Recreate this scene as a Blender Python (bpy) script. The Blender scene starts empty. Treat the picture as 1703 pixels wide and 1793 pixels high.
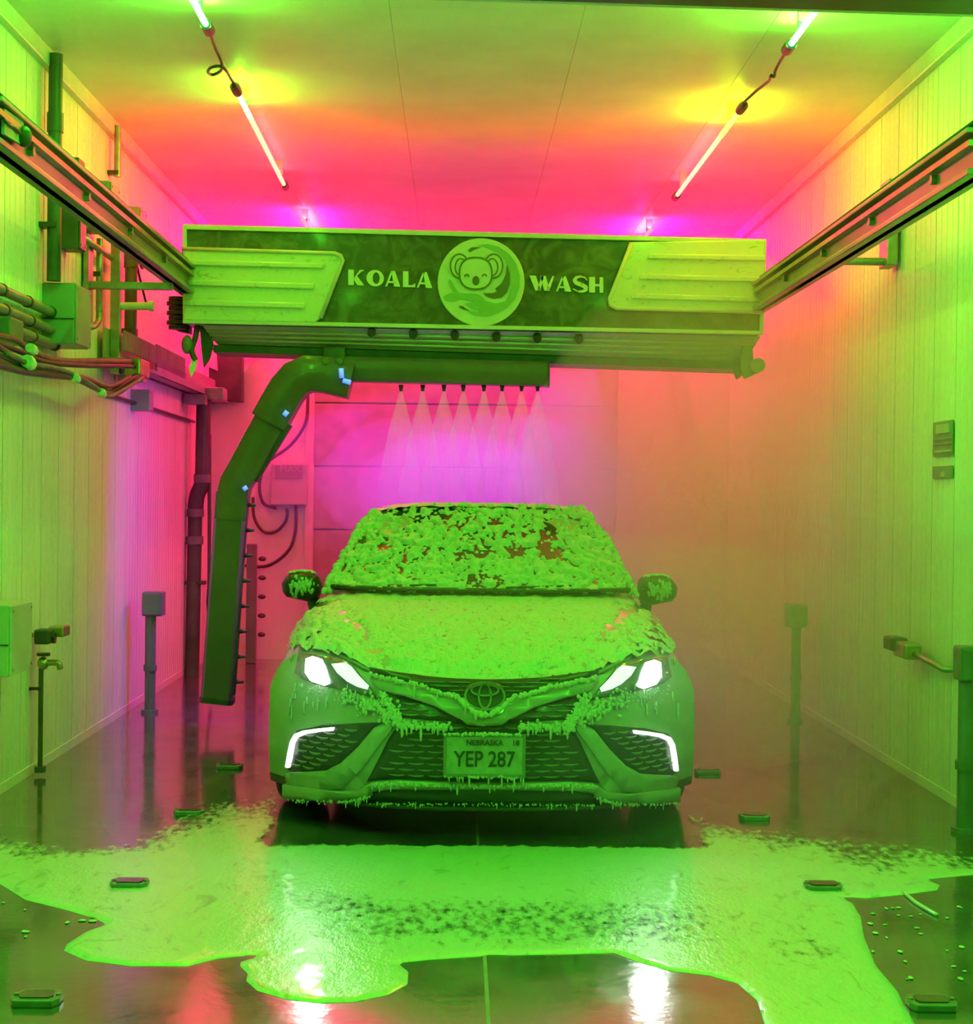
import bpy, bmesh, math, random
import numpy as np
from mathutils import Vector, Matrix, noise

random.seed(7)
SC = bpy.context.scene
COL = SC.collection
IW, IH, FPX = 1703.0, 1793.0, 2800.0
CAM = Vector((0.0, 0.0, 1.47))

# ------------------------------------------------------------------ camera
_roll = math.radians(0.70)
_c2 = Vector((-51.5 / FPX, 26.5 / FPX, -1.0)).normalized()          # bay axis (+Y) in camera space
_s, _c = math.sin(_roll), math.cos(_roll)
_t = (_s * _c2.x + _c * _c2.y) / (-_c2.z)
_c3 = Vector((_s, _c, _t)).normalized()
_c1 = _c2.cross(_c3)
RWC = Matrix(((_c1.x, _c2.x, _c3.x), (_c1.y, _c2.y, _c3.y), (_c1.z, _c2.z, _c3.z)))   # world -> camera
RCW = RWC.transposed()
cam_data = bpy.data.cameras.new('camera')
cam_data.sensor_fit = 'HORIZONTAL'
cam_data.sensor_width = 36.0
cam_data.lens = 36.0 * FPX / IW
cam_data.clip_end = 200
cam_ob = bpy.data.objects.new('camera', cam_data)
COL.objects.link(cam_ob)
cam_ob.matrix_world = Matrix.Translation(CAM) @ RCW.to_4x4()
SC.camera = cam_ob

# ------------------------------------------------------------------ world, view
w = bpy.data.worlds.new('world')
SC.world = w
w.use_nodes = True
w.node_tree.nodes['Background'].inputs[0].default_value = (0.01, 0.02, 0.012, 1)
w.node_tree.nodes['Background'].inputs[1].default_value = 0.3
vs = SC.view_settings
vs.view_transform = 'Standard'
vs.look = 'None'
vs.gamma = 1.0
vs.exposure = -0.15
vs.use_curve_mapping = False
SC.cycles.use_denoising = True
SC.cycles.use_adaptive_sampling = True
SC.cycles.adaptive_threshold = 0.10
SC.cycles.adaptive_min_samples = 16
SC.cycles.max_bounces = 7
SC.cycles.diffuse_bounces = 5
SC.cycles.glossy_bounces = 3
SC.cycles.transmission_bounces = 4
SC.cycles.transparent_max_bounces = 12
SC.cycles.volume_bounces = 1
SC.cycles.sample_clamp_indirect = 4.0
SC.cycles.caustics_reflective = False
SC.cycles.caustics_refractive = False

# light strengths of the lamps (their builders stand further down)
GREEN = (0.07, 1.0, 0.012)
RED = (1.0, 0.004, 0.012)
PINK = (1.0, 0.0, 0.13)
VIOLET = (0.40, 0.01, 1.0)
POWER = dict(green_front=118.0, green_mid_l=66.0, green_mid_r=70.0, green_up=50.0, green_short=10.5, red=48.0, red_up=20.0, pink=118.0, pink_up=95.0, violet=31.0, violet_leg=6.0, head=9.0)


# ------------------------------------------------------------------ pixel helpers (photograph pixel -> real point at a given place)
def ray(px, py):
    return RCW @ Vector(((px - IW / 2) / FPX, -(py - IH / 2) / FPX, -1.0))


def at(px, py, Y):
    d = ray(px, py)
    return CAM + d * ((Y - CAM.y) / d.y)


def atx(px, py, X):
    d = ray(px, py)
    return CAM + d * ((X - CAM.x) / d.x)


def flo(px, py, z=0.0):
    d = ray(px, py)
    return CAM + d * ((z - CAM.z) / d.z)


# ------------------------------------------------------------------ materials
MATS = {}


def mat(name, color, rough=0.5, metal=0.0, var=0.12, scale=8.0, bump=0.0, bscale=40.0, coat=0.0, spec=0.5, stretch=(1, 1, 1), rvar=0.0, col2=None, splat=False):
    if name in MATS:
        return MATS[name]
    m = bpy.data.materials.new(name)
    m.use_nodes = True
    nt = m.node_tree
    b = nt.nodes['Principled BSDF']
    tc = nt.nodes.new('ShaderNodeTexCoord')
    mp = nt.nodes.new('ShaderNodeMapping')
    mp.inputs['Scale'].default_value = stretch
    nt.links.new(tc.outputs['Object'], mp.inputs['Vector'])
    nz = nt.nodes.new('ShaderNodeTexNoise')
    nz.inputs['Scale'].default_value = scale
    nz.inputs['Detail'].default_value = 4
    nt.links.new(mp.outputs['Vector'], nz.inputs['Vector'])
    cr = nt.nodes.new('ShaderNodeValToRGB')
    c = color
    d = col2 or tuple(x * (1 - 2 * var) for x in c)
    cr.color_ramp.elements[0].position = 0.35
    cr.color_ramp.elements[1].position = 0.65
    cr.color_ramp.elements[0].color = (*d, 1)
    cr.color_ramp.elements[1].color = (*c, 1)
    if splat:      # splashed print: warped noise with thin streaks
        nz.inputs['Detail'].default_value = 9
        nz.inputs['Roughness'].default_value = .62
        nz.inputs['Distortion'].default_value = 2.2
        cr.color_ramp.elements[0].position = 0.42 if c[0] < .4 else 0.34
        cr.color_ramp.elements[1].position = 0.68 if c[0] < .4 else 0.42
    nt.links.new(nz.outputs['Fac'], cr.inputs['Fac'])
    nt.links.new(cr.outputs['Color'], b.inputs['Base Color'])
    b.inputs['Roughness'].default_value = rough
    b.inputs['Metallic'].default_value = metal
    b.inputs['Coat Weight'].default_value = coat
    b.inputs['Coat Roughness'].default_value = 0.08
    b.inputs['Specular IOR Level'].default_value = spec
    if rvar:
        mr = nt.nodes.new('ShaderNodeMapRange')
        mr.inputs['From Min'].default_value = 0.3
        mr.inputs['From Max'].default_value = 0.7
        mr.inputs['To Min'].default_value = max(0.02, rough - rvar)
        mr.inputs['To Max'].default_value = rough + rvar
        nt.links.new(nz.outputs['Fac'], mr.inputs['Value'])
        nt.links.new(mr.outputs['Result'], b.inputs['Roughness'])
    if bump:
        n2 = nt.nodes.new('ShaderNodeTexNoise')
        n2.inputs['Scale'].default_value = bscale
        n2.inputs['Detail'].default_value = 5
        nt.links.new(mp.outputs['Vector'], n2.inputs['Vector'])
        bp = nt.nodes.new('ShaderNodeBump')
        bp.inputs['Strength'].default_value = bump
        bp.inputs['Distance'].default_value = 0.01
        nt.links.new(n2.outputs['Fac'], bp.inputs['Height'])
        nt.links.new(bp.outputs['Normal'], b.inputs['Normal'])
    MATS[name] = m
    return m


def emat(name, color, strength):
    if name in MATS:
        return MATS[name]
    m = bpy.data.materials.new(name)
    m.use_nodes = True
    nt = m.node_tree
    b = nt.nodes['Principled BSDF']
    b.inputs['Base Color'].default_value = (0.8, 0.8, 0.8, 1)
    b.inputs['Emission Color'].default_value = (*color, 1)
    b.inputs['Emission Strength'].default_value = strength
    m.cycles.emission_sampling = 'NONE'      # the lamp inside the fixture does the lighting
    MATS[name] = m
    return m


def volmat(name, density, color=(1, 1, 1), aniso=0.2):
    m = bpy.data.materials.new(name)
    m.use_nodes = True
    nt = m.node_tree
    nt.nodes.remove(nt.nodes['Principled BSDF'])
    v = nt.nodes.new('ShaderNodeVolumeScatter')
    v.inputs['Color'].default_value = (*color, 1)
    v.inputs['Density'].default_value = density
    v.inputs['Anisotropy'].default_value = aniso
    nt.links.new(v.outputs[0], nt.nodes['Material Output'].inputs['Volume'])
    MATS[name] = m
    return m


M_PANEL = mat('pvc_panel', (0.84, 0.84, 0.82), 0.48, var=0.05, scale=3, bump=0.05, bscale=6, stretch=(1, 1, 0.15))
M_CEIL = mat('ceiling_panel', (0.86, 0.86, 0.84), 0.48, var=0.05, scale=2, bump=0.08, bscale=3)
M_TRIM = mat('trim_white', (0.7, 0.7, 0.68), 0.4, var=0.05)
M_DOORP = mat('door_sheet', (0.42, 0.40, 0.42), 0.35, var=0.1)
M_CONC = mat('wet_concrete', (0.12, 0.12, 0.11), 0.16, var=0.2, scale=3.5, bump=0.10, bscale=22, coat=0.6, rvar=0.07, spec=0.6)
M_JOINT = mat('joint_filler', (0.30, 0.30, 0.27), 0.4)
M_STEEL = mat('galvanised_steel', (0.42, 0.42, 0.40), 0.38, metal=0.7, var=0.15, scale=12)
M_RAIL = mat('aluminium_rail', (0.36, 0.35, 0.33), 0.33, metal=0.65, var=0.15, scale=6, stretch=(1, .3, 1))
M_DARK = mat('dark_plastic', (0.055, 0.055, 0.05), 0.4, var=0.2)
M_PIPE = mat('dark_pipe', (0.10, 0.105, 0.09), 0.42, var=0.2, scale=5)
M_GPIPE = mat('grey_pvc_pipe', (0.20, 0.21, 0.20), 0.4, var=0.12, scale=5)
M_BOX = mat('grey_enclosure', (0.34, 0.35, 0.33), 0.42, var=0.08, scale=4)
M_LBOX = mat('light_enclosure', (0.52, 0.53, 0.50), 0.4, var=0.08, scale=4)
M_HOSE = mat('black_hose', (0.045, 0.045, 0.04), 0.38, var=0.2)
M_HOSE2 = mat('red_hose', (0.30, 0.09, 0.06), 0.4, var=0.2)
M_HOSE3 = mat('grey_hose', (0.16, 0.17, 0.16), 0.4, var=0.2)
M_BRASS = mat('brass_fitting', (0.5, 0.42, 0.25), 0.3, metal=0.8)
M_WHITEP = mat('white_plastic', (0.72, 0.74, 0.70), 0.35, var=0.05)
M_CREAM = mat('gantry_shell', (0.70, 0.70, 0.62), 0.33, var=0.06, scale=5, coat=0.3)
M_BADGE = mat('badge_panel', (0.72, 0.72, 0.58), 0.3, var=0.0, scale=9, coat=0.4, stretch=(1, 1, 1.8), col2=(0.45, 0.48, 0.36), splat=True)
M_GRAPH = mat('printed_graphic', (0.17, 0.15, 0.10), 0.35, var=0.2, scale=5.5, coat=0.3, col2=(0.075, 0.06, 0.045), splat=True)
M_LETTER = mat('letter_white', (0.74, 0.75, 0.66), 0.35, var=0.03)
M_DISC = mat('disc_cream', (0.66, 0.68, 0.58), 0.35, var=0.03)
M_WAVE = mat('wave_green', (0.30, 0.46, 0.24), 0.35, var=0.05)
M_LINE = mat('emblem_line', (0.15, 0.14, 0.08), 0.4, var=0.05)
M_ALU = mat('trough_aluminium', (0.56, 0.56, 0.54), 0.35, metal=0.35, var=0.06, scale=4)
M_ARM = mat('arm_plastic', (0.14, 0.10, 0.10), 0.38, var=0.12, scale=4, coat=0.2)
M_PAINT = mat('car_paint', (0.33, 0.34, 0.34), 0.28, metal=0.1, var=0.05, scale=3, coat=0.8)
M_PAINTD = mat('car_trim_dark', (0.022, 0.023, 0.022), 0.42, var=0.15, coat=0.2)
M_SLAT = mat('grille_slat', (0.20, 0.205, 0.20), 0.3, var=0.1, coat=0.4)
M_BADGEC = mat('chrome_emblem', (0.35, 0.36, 0.35), 0.2, metal=0.8)
M_GLASS = mat('dark_glass', (0.012, 0.014, 0.013), 0.06, var=0.1, coat=0.5)
M_LENS = mat('lamp_housing', (0.10, 0.11, 0.11), 0.12, var=0.2, coat=1.0)
M_RUBBER = mat('tyre_rubber', (0.02, 0.02, 0.02), 0.6)
M_PLATE = mat('plate_white', (0.36, 0.38, 0.36), 0.4, var=0.12, scale=30)
M_INK = mat('plate_ink', (0.03, 0.035, 0.05), 0.5)
M_FOAM = mat('soap_foam', (0.50, 0.51, 0.49), 0.42, var=0.05, scale=30, bump=0.5, bscale=90)
M_FOAMT = mat('shaded_thin_foam', (0.52, 0.53, 0.51), 0.40, var=0.0, scale=17, bump=0.8, bscale=70, col2=(0.20, 0.21, 0.20), splat=True, stretch=(1.3, .7, 1))  # darker flecks put relief shade into the colour, along with thin spots
M_FFOAM = mat('floor_foam', (0.58, 0.60, 0.56), 0.30, var=0.2, scale=7, bump=0.35, bscale=60, coat=0.35, stretch=(1.0, .5, 1), col2=(0.40, 0.42, 0.38), splat=True)
M_TAG = mat('floor_tag_plastic', (0.16, 0.20, 0.18), 0.25, coat=0.5)
M_TAGI = mat('floor_tag_inlay', (0.05, 0.06, 0.055), 0.25, coat=0.5)
M_SIGN = mat('sign_grey', (0.30, 0.29, 0.26), 0.5, var=0.05)
M_SIGNL = mat('sign_light', (0.5, 0.5, 0.47), 0.5, var=0.05)
M_BLUEL = emat('blue_glow', (0.04, 0.035, 1.0), .9)
M_HEADW = emat('headlamp_white', (0.9, 1.0, 0.92), 9.0)
M_DRL = emat('daylight_led_white', (0.92, 1.0, 0.93), 2.2)
M_AMBER = mat('amber_reflector', (0.8, 0.35, 0.03), 0.25, var=0.05, coat=0.5)

# ------------------------------------------------------------------ mesh helpers
ORIG = {}


class G:
    def __init__(self):
        self.v, self.f = [], []

    def add(self, vs, fs):
        n = len(self.v)
        self.v += [Vector(p) for p in vs]
        self.f += [tuple(i + n for i in q) for q in fs]
        return self

    def hexa(self, p):      # 8 points: bottom ring 4, top ring 4
        return self.add(p, [(3, 2, 1, 0), (4, 5, 6, 7), (0, 1, 5, 4), (1, 2, 6, 5), (2, 3, 7, 6), (3, 0, 4, 7)])

    def box(self, c, s):
        x, y, z = c
        a, b, d = s[0] / 2, s[1] / 2, s[2] / 2
        return self.hexa([(x - a, y - b, z - d), (x + a, y - b, z - d), (x + a, y + b, z - d), (x - a, y + b, z - d),
                          (x - a, y - b, z + d), (x + a, y - b, z + d), (x + a, y + b, z + d), (x - a, y + b, z + d)])

    def prism(self, pts, ext):      # polygon pts extruded by vector ext
        n = len(pts)
        e = Vector(ext)
        a = [Vector(p) for p in pts]
        fs = [tuple(range(n))[::-1], tuple(range(n, 2 * n))]
        fs += [(i, (i + 1) % n, n + (i + 1) % n, n + i) for i in range(n)]
        return self.add(a + [p + e for p in a], fs)

    def tube(self, path, r, seg=10, shape=None, up=(0, 0, 1), caps=True):
        P = [Vector(p) for p in path]
        n = len(P)
        R = r if isinstance(r, (list, tuple)) else [r] * n
        prof = shape or [(math.cos(2 * math.pi * k / seg), math.sin(2 * math.pi * k / seg)) for k in range(seg)]
        m = len(prof)
        vs, fs = [], []
        upv = Vector(up)
        t0 = (P[1] - P[0]).normalized()
        ref = upv if abs(t0.dot(upv)) < 0.95 else Vector((0, 1, 0))
        s_prev = t0.cross(ref).normalized()
        for i in range(n):
            if i == 0:
                t = (P[1] - P[0]).normalized(); k = 1
            elif i == n - 1:
                t = (P[-1] - P[-2]).normalized(); k = 1
            else:
                a, b = (P[i] - P[i - 1]).normalized(), (P[i + 1] - P[i]).normalized()
                t = (a + b).normalized()
                k = 1 / max(0.5, t.dot(a))
            s = (s_prev - t * s_prev.dot(t)).normalized()
            u = s.cross(t).normalized()
            s_prev = s
            for (cx, cy) in prof:
                vs.append(P[i] + s * (cx * R[i] * k) + u * (cy * R[i]))
        for i in range(n - 1):
            for j in range(m):
                fs.append((i * m + j, i * m + (j + 1) % m, (i + 1) * m + (j + 1) % m, (i + 1) * m + j))
        if caps:
            fs.append(tuple(range(m))[::-1])
            fs.append(tuple(range((n - 1) * m, n * m)))
        return self.add(vs, fs)

    def ell(self, c, r, nu=12, nv=8, fn=None):
        vs, fs = [], []
        c = Vector(c)
        for i in range(nv + 1):
            th = math.pi * i / nv
            for j in range(nu):
                ph = 2 * math.pi * j / nu
                d = Vector((math.sin(th) * math.cos(ph), math.sin(th) * math.sin(ph), math.cos(th)))
                k = fn(d) if fn else 1
                vs.append(c + Vector((d.x * r[0], d.y * r[1], d.z * r[2])) * k)
        for i in range(nv):
            for j in range(nu):
                fs.append((i * nu + j, (i + 1) * nu + j, (i + 1) * nu + (j + 1) % nu, i * nu + (j + 1) % nu))
        return self.add(vs, fs)

    def ring(self, outer, inner, ext):      # two loops of equal length, thickness vector
        n = len(outer)
        e = Vector(ext)
        o = [Vector(p) for p in outer]
        q = [Vector(p) for p in inner]
        vs = o + q + [p + e for p in o] + [p + e for p in q]
        fs = []
        for i in range(n):
            j = (i + 1) % n
            fs += [(i, j, n + j, n + i), (2 * n + j, 2 * n + i, 3 * n + i, 3 * n + j), (j, i, 2 * n + i, 2 * n + j), (n + i, n + j, 3 * n + j, 3 * n + i)]
        return self.add(vs, fs)


def link(o, parent=None):
    COL.objects.link(o)
    if parent is not None:
        o.parent = parent
        ORIG[o.name] = ORIG[parent.name]
    return o


def tag(o, label=None, cat=None, group=None, kind=None):
    if label:
        o['label'] = label
    if cat:
        o['category'] = cat
    if group:
        o['group'] = group
    if kind:
        o['kind'] = kind
    return o


def empty(name, loc, label, cat, group=None):
    o = bpy.data.objects.new(name, None)
    o.empty_display_size = 0.1
    COL.objects.link(o)
    o.location = loc
    ORIG[o.name] = Vector(loc)
    return tag(o, label, cat, group)


def build(name, g, m, parent=None, smooth=False, bevel=0.0, base=None, solid=None, merge=False):
    """g in world coordinates unless the parent is the car (local)."""
    me = bpy.data.meshes.new(name)
    o = bpy.data.objects.new(name, me)
    if parent is not None:
        og = ORIG[parent.name]
    else:
        if base is None:
            zs = min(p.z for p in g.v)
            cx = sum(p.x for p in g.v) / len(g.v)
            cy = sum(p.y for p in g.v) / len(g.v)
            base = Vector((cx, cy, zs))
        og = Vector(base)
    me.from_pydata([tuple(p - og) for p in g.v], [], g.f)
    me.materials.append(m)
    bm = bmesh.new()
    bm.from_mesh(me)
    if merge:
        bmesh.ops.remove_doubles(bm, verts=bm.verts, dist=1e-5)
    bmesh.ops.recalc_face_normals(bm, faces=bm.faces)
    bm.to_mesh(me)
    bm.free()
    if smooth:
        me.shade_smooth()
        if smooth == 'angle':
            me.set_sharp_from_angle(angle=math.radians(40))
    if bevel:
        b = o.modifiers.new('bevel', 'BEVEL')
        b.width = bevel
        b.segments = 2
        b.limit_method = 'ANGLE'
    if solid:
        s = o.modifiers.new('solid', 'SOLIDIFY')
        s.thickness = solid
        s.offset = 0
    if parent is None:
        o.location = og
        COL.objects.link(o)
        ORIG[o.name] = og
    else:
        COL.objects.link(o)
        o.parent = parent
        ORIG[o.name] = og
    return o


def arealamp(name, loc, direction, sx, sy, power, color, parent=None, spread=180, rot=0.0):
    L = bpy.data.lights.new(name, 'AREA')
    L.shape = 'RECTANGLE'
    L.size, L.size_y = sx, sy
    L.energy = power
    L.color = color
    L.spread = math.radians(spread)
    o = bpy.data.objects.new(name, L)
    COL.objects.link(o)
    q = Vector(direction).to_track_quat('-Z', 'Y')
    o.rotation_euler = q.to_euler()
    if parent is not None:
        o.parent = parent
        o.location = Vector(loc) - ORIG[parent.name]
    else:
        o.location = loc
    return o


# ================================================================== SETTING
XL, XR, YB, ZC = -2.20, 2.43, 14.3, 3.80
YF, YPAN = -1.0, 5.6


def struct(o):
    o['kind'] = 'structure'
    return o


fl = struct(build('floor', G().box(((XL + XR) / 2, (YF + YB) / 2, -0.06), (XR - XL + 0.4, YB - YF + 0.4, 0.10)), M_CONC, base=(0, 0, 0)))
tag(fl, 'dark wet concrete floor of the wash bay', 'floor')
# two floor slabs either side of a central joint
for a, b in ((XL - 0.02, 0.10), (0.112, XR + 0.02)):
    build('slab', G().box(((a + b) / 2, (YF + YB) / 2, -0.005), (b - a, YB - YF, 0.01)), M_CONC, fl)
build('floor_joint', G().box((0.106, (YF + YB) / 2, -0.004), (0.012, YB - YF, 0.007)), M_JOINT, fl)

ce = struct(build('ceiling', G().box(((XL + XR) / 2, (YF + YB) / 2, ZC + 0.05), (XR - XL + 0.3, YB - YF + 0.3, 0.1)), M_CEIL, base=(0, 0, ZC)))
tag(ce, 'glossy pale panelled ceiling above the car', 'ceiling')
# ceiling sheets with visible seams along the bay
nsh = 5
for k in range(nsh):
    xa = XL + (XR - XL) * k / nsh
    xb = XL + (XR - XL) * (k + 1) / nsh
    build('sheet', G().box(((xa + xb) / 2, (YF + YB) / 2, ZC - 0.004), (xb - xa - 0.002, YB - YF, 0.008)), M_CEIL, ce, bevel=0.0008)


def ribbed(X, side, y0, width, z0, z1, nr):
    """a wall panel with nr shallow vertical ribs, facing into the bay"""
    prof = [(-0.0, 0.0)]
    pitch = width / nr
    g = G()
    pts = []
    for k in range(nr):
        a = k * pitch
        pts += [(a + 0.0, 0.0022), (a + pitch * 0.80, 0.0022), (a + pitch * 0.86, 0.0), (a + pitch * 0.94, 0.0)]
    pts.append((width - 0.004, 0.0022))
    n = len(pts)
    vs = []
    for z in (z0, z1):
        for (u, d) in pts:
            vs.append((X - side * d, y0 + u, z))
    fs = [(i, i + 1, n + i + 1, n + i) for i in range(n - 1)]
    g.add(vs, fs)
    return g


def wall(name, X, side, label):
    o = struct(build(name, G().box((X + side * 0.06, (YF + YB) / 2, ZC / 2), (0.1, YB - YF, ZC)), M_PANEL, base=(X, 0, 0)))
    tag(o, label, 'wall')
    n = 24
    wd = (YB - YPAN) / n
    for k in range(n):
        build('panel', ribbed(X, side, YPAN + k * wd, wd, 0.05, ZC - 0.1, 4), M_PANEL, o)
    # base strip and top trim
    build('base_strip', G().box((X - side * 0.002, (YPAN + YB) / 2, 0.025), (0.008, YB - YPAN, 0.05)), M_PANEL, o)
    build('top_trim', G().box((X - side * 0.02, (YPAN + YB) / 2, ZC - 0.055), (0.05, YB - YPAN, 0.10)), M_TRIM, o, bevel=0.008)
    return o


wall('wall_left', XL, -1, 'ribbed pale panel wall on the left with pipes and conduits')
wall('wall_right', XR, 1, 'ribbed pale panel wall on the right, veiled by mist')

# back wall with a door opening, door closed behind it
dL, dR, dT = at(547, 900, YB).x, at(1080, 900, YB).x, 2.85
g = G()
g.box(((XL - 0.1 + dL) / 2, YB + 0.06, ZC / 2), (dL - XL + 0.1, 0.12, ZC))
g.box(((XR + 0.1 + dR) / 2, YB + 0.06, ZC / 2), (XR + 0.1 - dR, 0.12, ZC))
g.box(((dL + dR) / 2, YB + 0.06, (ZC + dT) / 2), (dR - dL, 0.12, ZC - dT))
wb = struct(build('wall_back', g, M_PANEL, base=(0, YB, 0)))
tag(wb, 'far end wall around the closed door', 'wall')
dr = struct(build('door_1', G().box(((dL + dR) / 2, YB + 0.17, dT / 2), (dR - dL + 0.1, 0.04, dT + 0.1)), M_DOORP, base=((dL + dR) / 2, YB, 0)))
tag(dr, 'closed sectional door at the far end of the bay', 'door')
for k in range(5):
    z0 = 0.02 + k * dT / 5
    build('door_panel', G().box(((dL + dR) / 2, YB + 0.14, z0 + dT / 10), (dR - dL + 0.06, 0.03, dT / 5 - 0.015)), M_DOORP, dr, bevel=0.006)
build('door_frame', G().box((dL - 0.03, YB - 0.01, dT / 2), (0.07, 0.05, dT)), M_TRIM, dr)
build('door_frame', G().box((dR + 0.03, YB - 0.01, dT / 2), (0.07, 0.05, dT)), M_TRIM, dr)

# entrance header over the near end, slightly sagging to the right
Yh = 5.55
a0, a1 = at(620, -4, Yh + .28), at(1703, 30, Yh + .28)
a0.y = a1.y = Yh
dirx = (a1 - a0).normalized()
pL = a0 + dirx * ((XL - a0.x) / dirx.x)
pR = a0 + dirx * ((XR - a0.x) / dirx.x)
hd = struct(build('trim_1', G().hexa([pL + Vector((0, 0, 0)), pR, pR + Vector((0, .25, 0)), pL + Vector((0, .25, 0)),
                                     Vector((pL.x, Yh, ZC)), Vector((pR.x, Yh, ZC)), Vector((pR.x, Yh + .25, ZC)), Vector((pL.x, Yh + .25, ZC))]), M_PIPE, base=(0, Yh, 3.1)))
tag(hd, 'dark header beam across the top of the entrance', 'beam')
build('header_edge', G().hexa([pL + Vector((0, .25, 0)), pR + Vector((0, .25, 0)), pR + Vector((0, .28, 0)), pL + Vector((0, .28, 0)),
                               pL + Vector((0, .25, .03)), pR + Vector((0, .25, .03)), pR + Vector((0, .28, .03)), pL + Vector((0, .28, .03))]), M_TRIM, hd)
build('header_seal', G().tube([pL + Vector((0.05, -.03, .05)), pR + Vector((-.05, -.03, .05))], 0.02, 8), M_DARK, hd, smooth=True)

# ================================================================== LED TUBES (lamps of the bay)
def led_tube(p0, p1, cols, power, label, capA=True, capB=True, spread=180, up=0.0):
    """cols: list of (fraction_end, material, lamp colour, power[, lamp start fraction])"""
    p0, p1 = Vector(p0), Vector(p1)
    root = empty('led_tube_light', (p0 + p1) / 2, label, 'tube light', 'led tube lights under the ceiling')
    f0 = 0.0
    for (f1, em, lc, pw, *ls) in cols:
        a, b = p0.lerp(p1, f0), p0.lerp(p1, f1)
        build('tube', G().tube([a, b], 0.015, 12), em, root, smooth='angle')
        if ls:
            a = p0.lerp(p1, ls[0])
        mid = (a + b) / 2
        ln = (b - a).length
        for sd_ in (-1, 1):        # the tube shines to both sides and down
            lamp = arealamp('lamp', mid + Vector((sd_ * .022, 0, -0.012)), (0, 0, -1), 0.014, ln, pw / 2, lc, root, spread=spread)
            lamp.rotation_euler = (0, -sd_ * math.radians(62), 0)
        lamp = arealamp('lamp', mid + Vector((0, 0, 0.025)), (0, 0, 1), 0.014, ln, up * (ln / (p1 - p0).length), RED if lc == PINK else lc, root)
        lamp.rotation_euler = (math.pi, 0, 0)
        f0 = f1
    d = (p1 - p0).normalized()
    for ok, p, s in ((capA, p0, -1), (capB, p1, 1)):
        if ok:
            build('end_cap', G().tube([p - d * s * 0.02, p + d * s * 0.10, p + d * s * 0.14], [0.028, 0.028, 0.014], 12), M_DARK, root, smooth='angle')
    for f in (0.12, 0.88):
        q = p0.lerp(p1, f)
        build('clip', G().box((q.x, q.y, (q.z + ZC) / 2 + 0.01), (0.05, 0.03, ZC - q.z + 0.01)), M_WHITEP, root)
    return root


E_G = emat('tube_green', (0.16, 1.0, 0.34), 7.0)
E_GW = emat('tube_green_white', (0.22, 1.0, 0.22), 5.0)
E_YG = emat('tube_yellow_green', (0.75, 1.0, 0.05), 5.0)
E_R = emat('tube_red', (1.0, 0.42, 0.25), 2.2)
E_R2 = emat('tube_pink', (1.0, 0.10, 0.12), 4.0)
ZT = ZC - 0.11


def on_ceiling(px, py):
    d = ray(px, py)
    return CAM + d * ((ZT - CAM.z) / d.z)


P = POWER
l1 = on_ceiling(361, 44); l2a = on_ceiling(415, 160); l2c = on_ceiling(440, 205); l2b = on_ceiling(497, 323)
r1 = on_ceiling(1384, 78); r2a = on_ceiling(1296, 192); r2c = on_ceiling(1264, 238); r2b = on_ceiling(1185, 342)
l3 = on_ceiling(530, 384); r3 = on_ceiling(1139, 402)
XTL, XTR = l1.x, r1.x
led_tube((XTL, l1.y - 2.3, ZT), l1, [(1, E_G, GREEN, P['green_mid_l'])], 1, 'bright green tube light at the upper left, above the looped cable', up=P['green_up'])
led_tube((XTR, r1.y - 2.3, ZT), r1, [(1, E_G, GREEN, P['green_mid_r'])], 1, 'bright green tube light at the upper right, under the header beam', up=P['green_up'])
fl_ = (l2c - l2a).length / (l2b - l2a).length
fr_ = (r2c - r2a).length / (r2b - r2a).length
led_tube(l2a, l2b, [(fl_, E_GW, (0.25, 1.0, 0.0), P['green_short']), (1, E_R, RED, P['red'], .38)], 1, 'two-colour tube light on the left, green end then red', up=P['red_up'])
led_tube(r2a, r2b, [(fr_, E_YG, (0.75, 0.95, 0.0), P['green_short']), (1, E_R, RED, P['red'], .35)], 1, 'two-colour tube light on the right, yellow end then red', up=P['red_up'])
lb3 = Vector((l3.x, YB - 0.2, ZT)); rb3 = Vector((r3.x, YB - 0.2, ZT))
led_tube(l3, lb3, [(1, E_R2, PINK, P['pink'])], 1, 'short red tube light just showing above the gantry on the left', capA=False, up=P['pink_up'])
led_tube(r3, rb3, [(1, E_R2, PINK, P['pink'])], 1, 'short red tube light just showing above the gantry on the right', capA=False, up=P['pink_up'])
# same rows nearer the entrance
led_tube((XTL, 1.6, ZT), (XTL, 4.4, ZT), [(1, E_G, GREEN, P['green_front'])], 1, 'green tube light before the header, left row, out of view')
led_tube((XTR, 1.6, ZT), (XTR, 4.4, ZT), [(1, E_G, GREEN, P['green_front'])], 1, 'green tube light before the header, right row, out of view')


def cable(name, pts, r, m, label, cat='cable', parent=None, seg=8):
    return build(name, G().tube(smooth_path(pts), r, seg), m, parent, smooth=True) if parent else tag(build(name, G().tube(smooth_path(pts), r, seg), m, None, smooth=True), label, cat)


def smooth_path(pts, sub=6):
    P = [Vector(p) for p in pts]
    if len(P) < 3:
        return P
    out = []
    for i in range(len(P) - 1):
        p0 = P[max(i - 1, 0)]; p1 = P[i]; p2 = P[i + 1]; p3 = P[min(i + 2, len(P) - 1)]
        for k in range(sub):
            t = k / sub
            out.append(0.5 * ((2 * p1) + (-p0 + p2) * t + (2 * p0 - 5 * p1 + 4 * p2 - p3) * t * t + (-p0 + 3 * p1 - 3 * p2 + p3) * t ** 3))
    out.append(P[-1])
    return out


def hang(px, py, drop):
    d = ray(px, py)
    return CAM + d * ((ZC - drop - CAM.z) / d.z)


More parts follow.
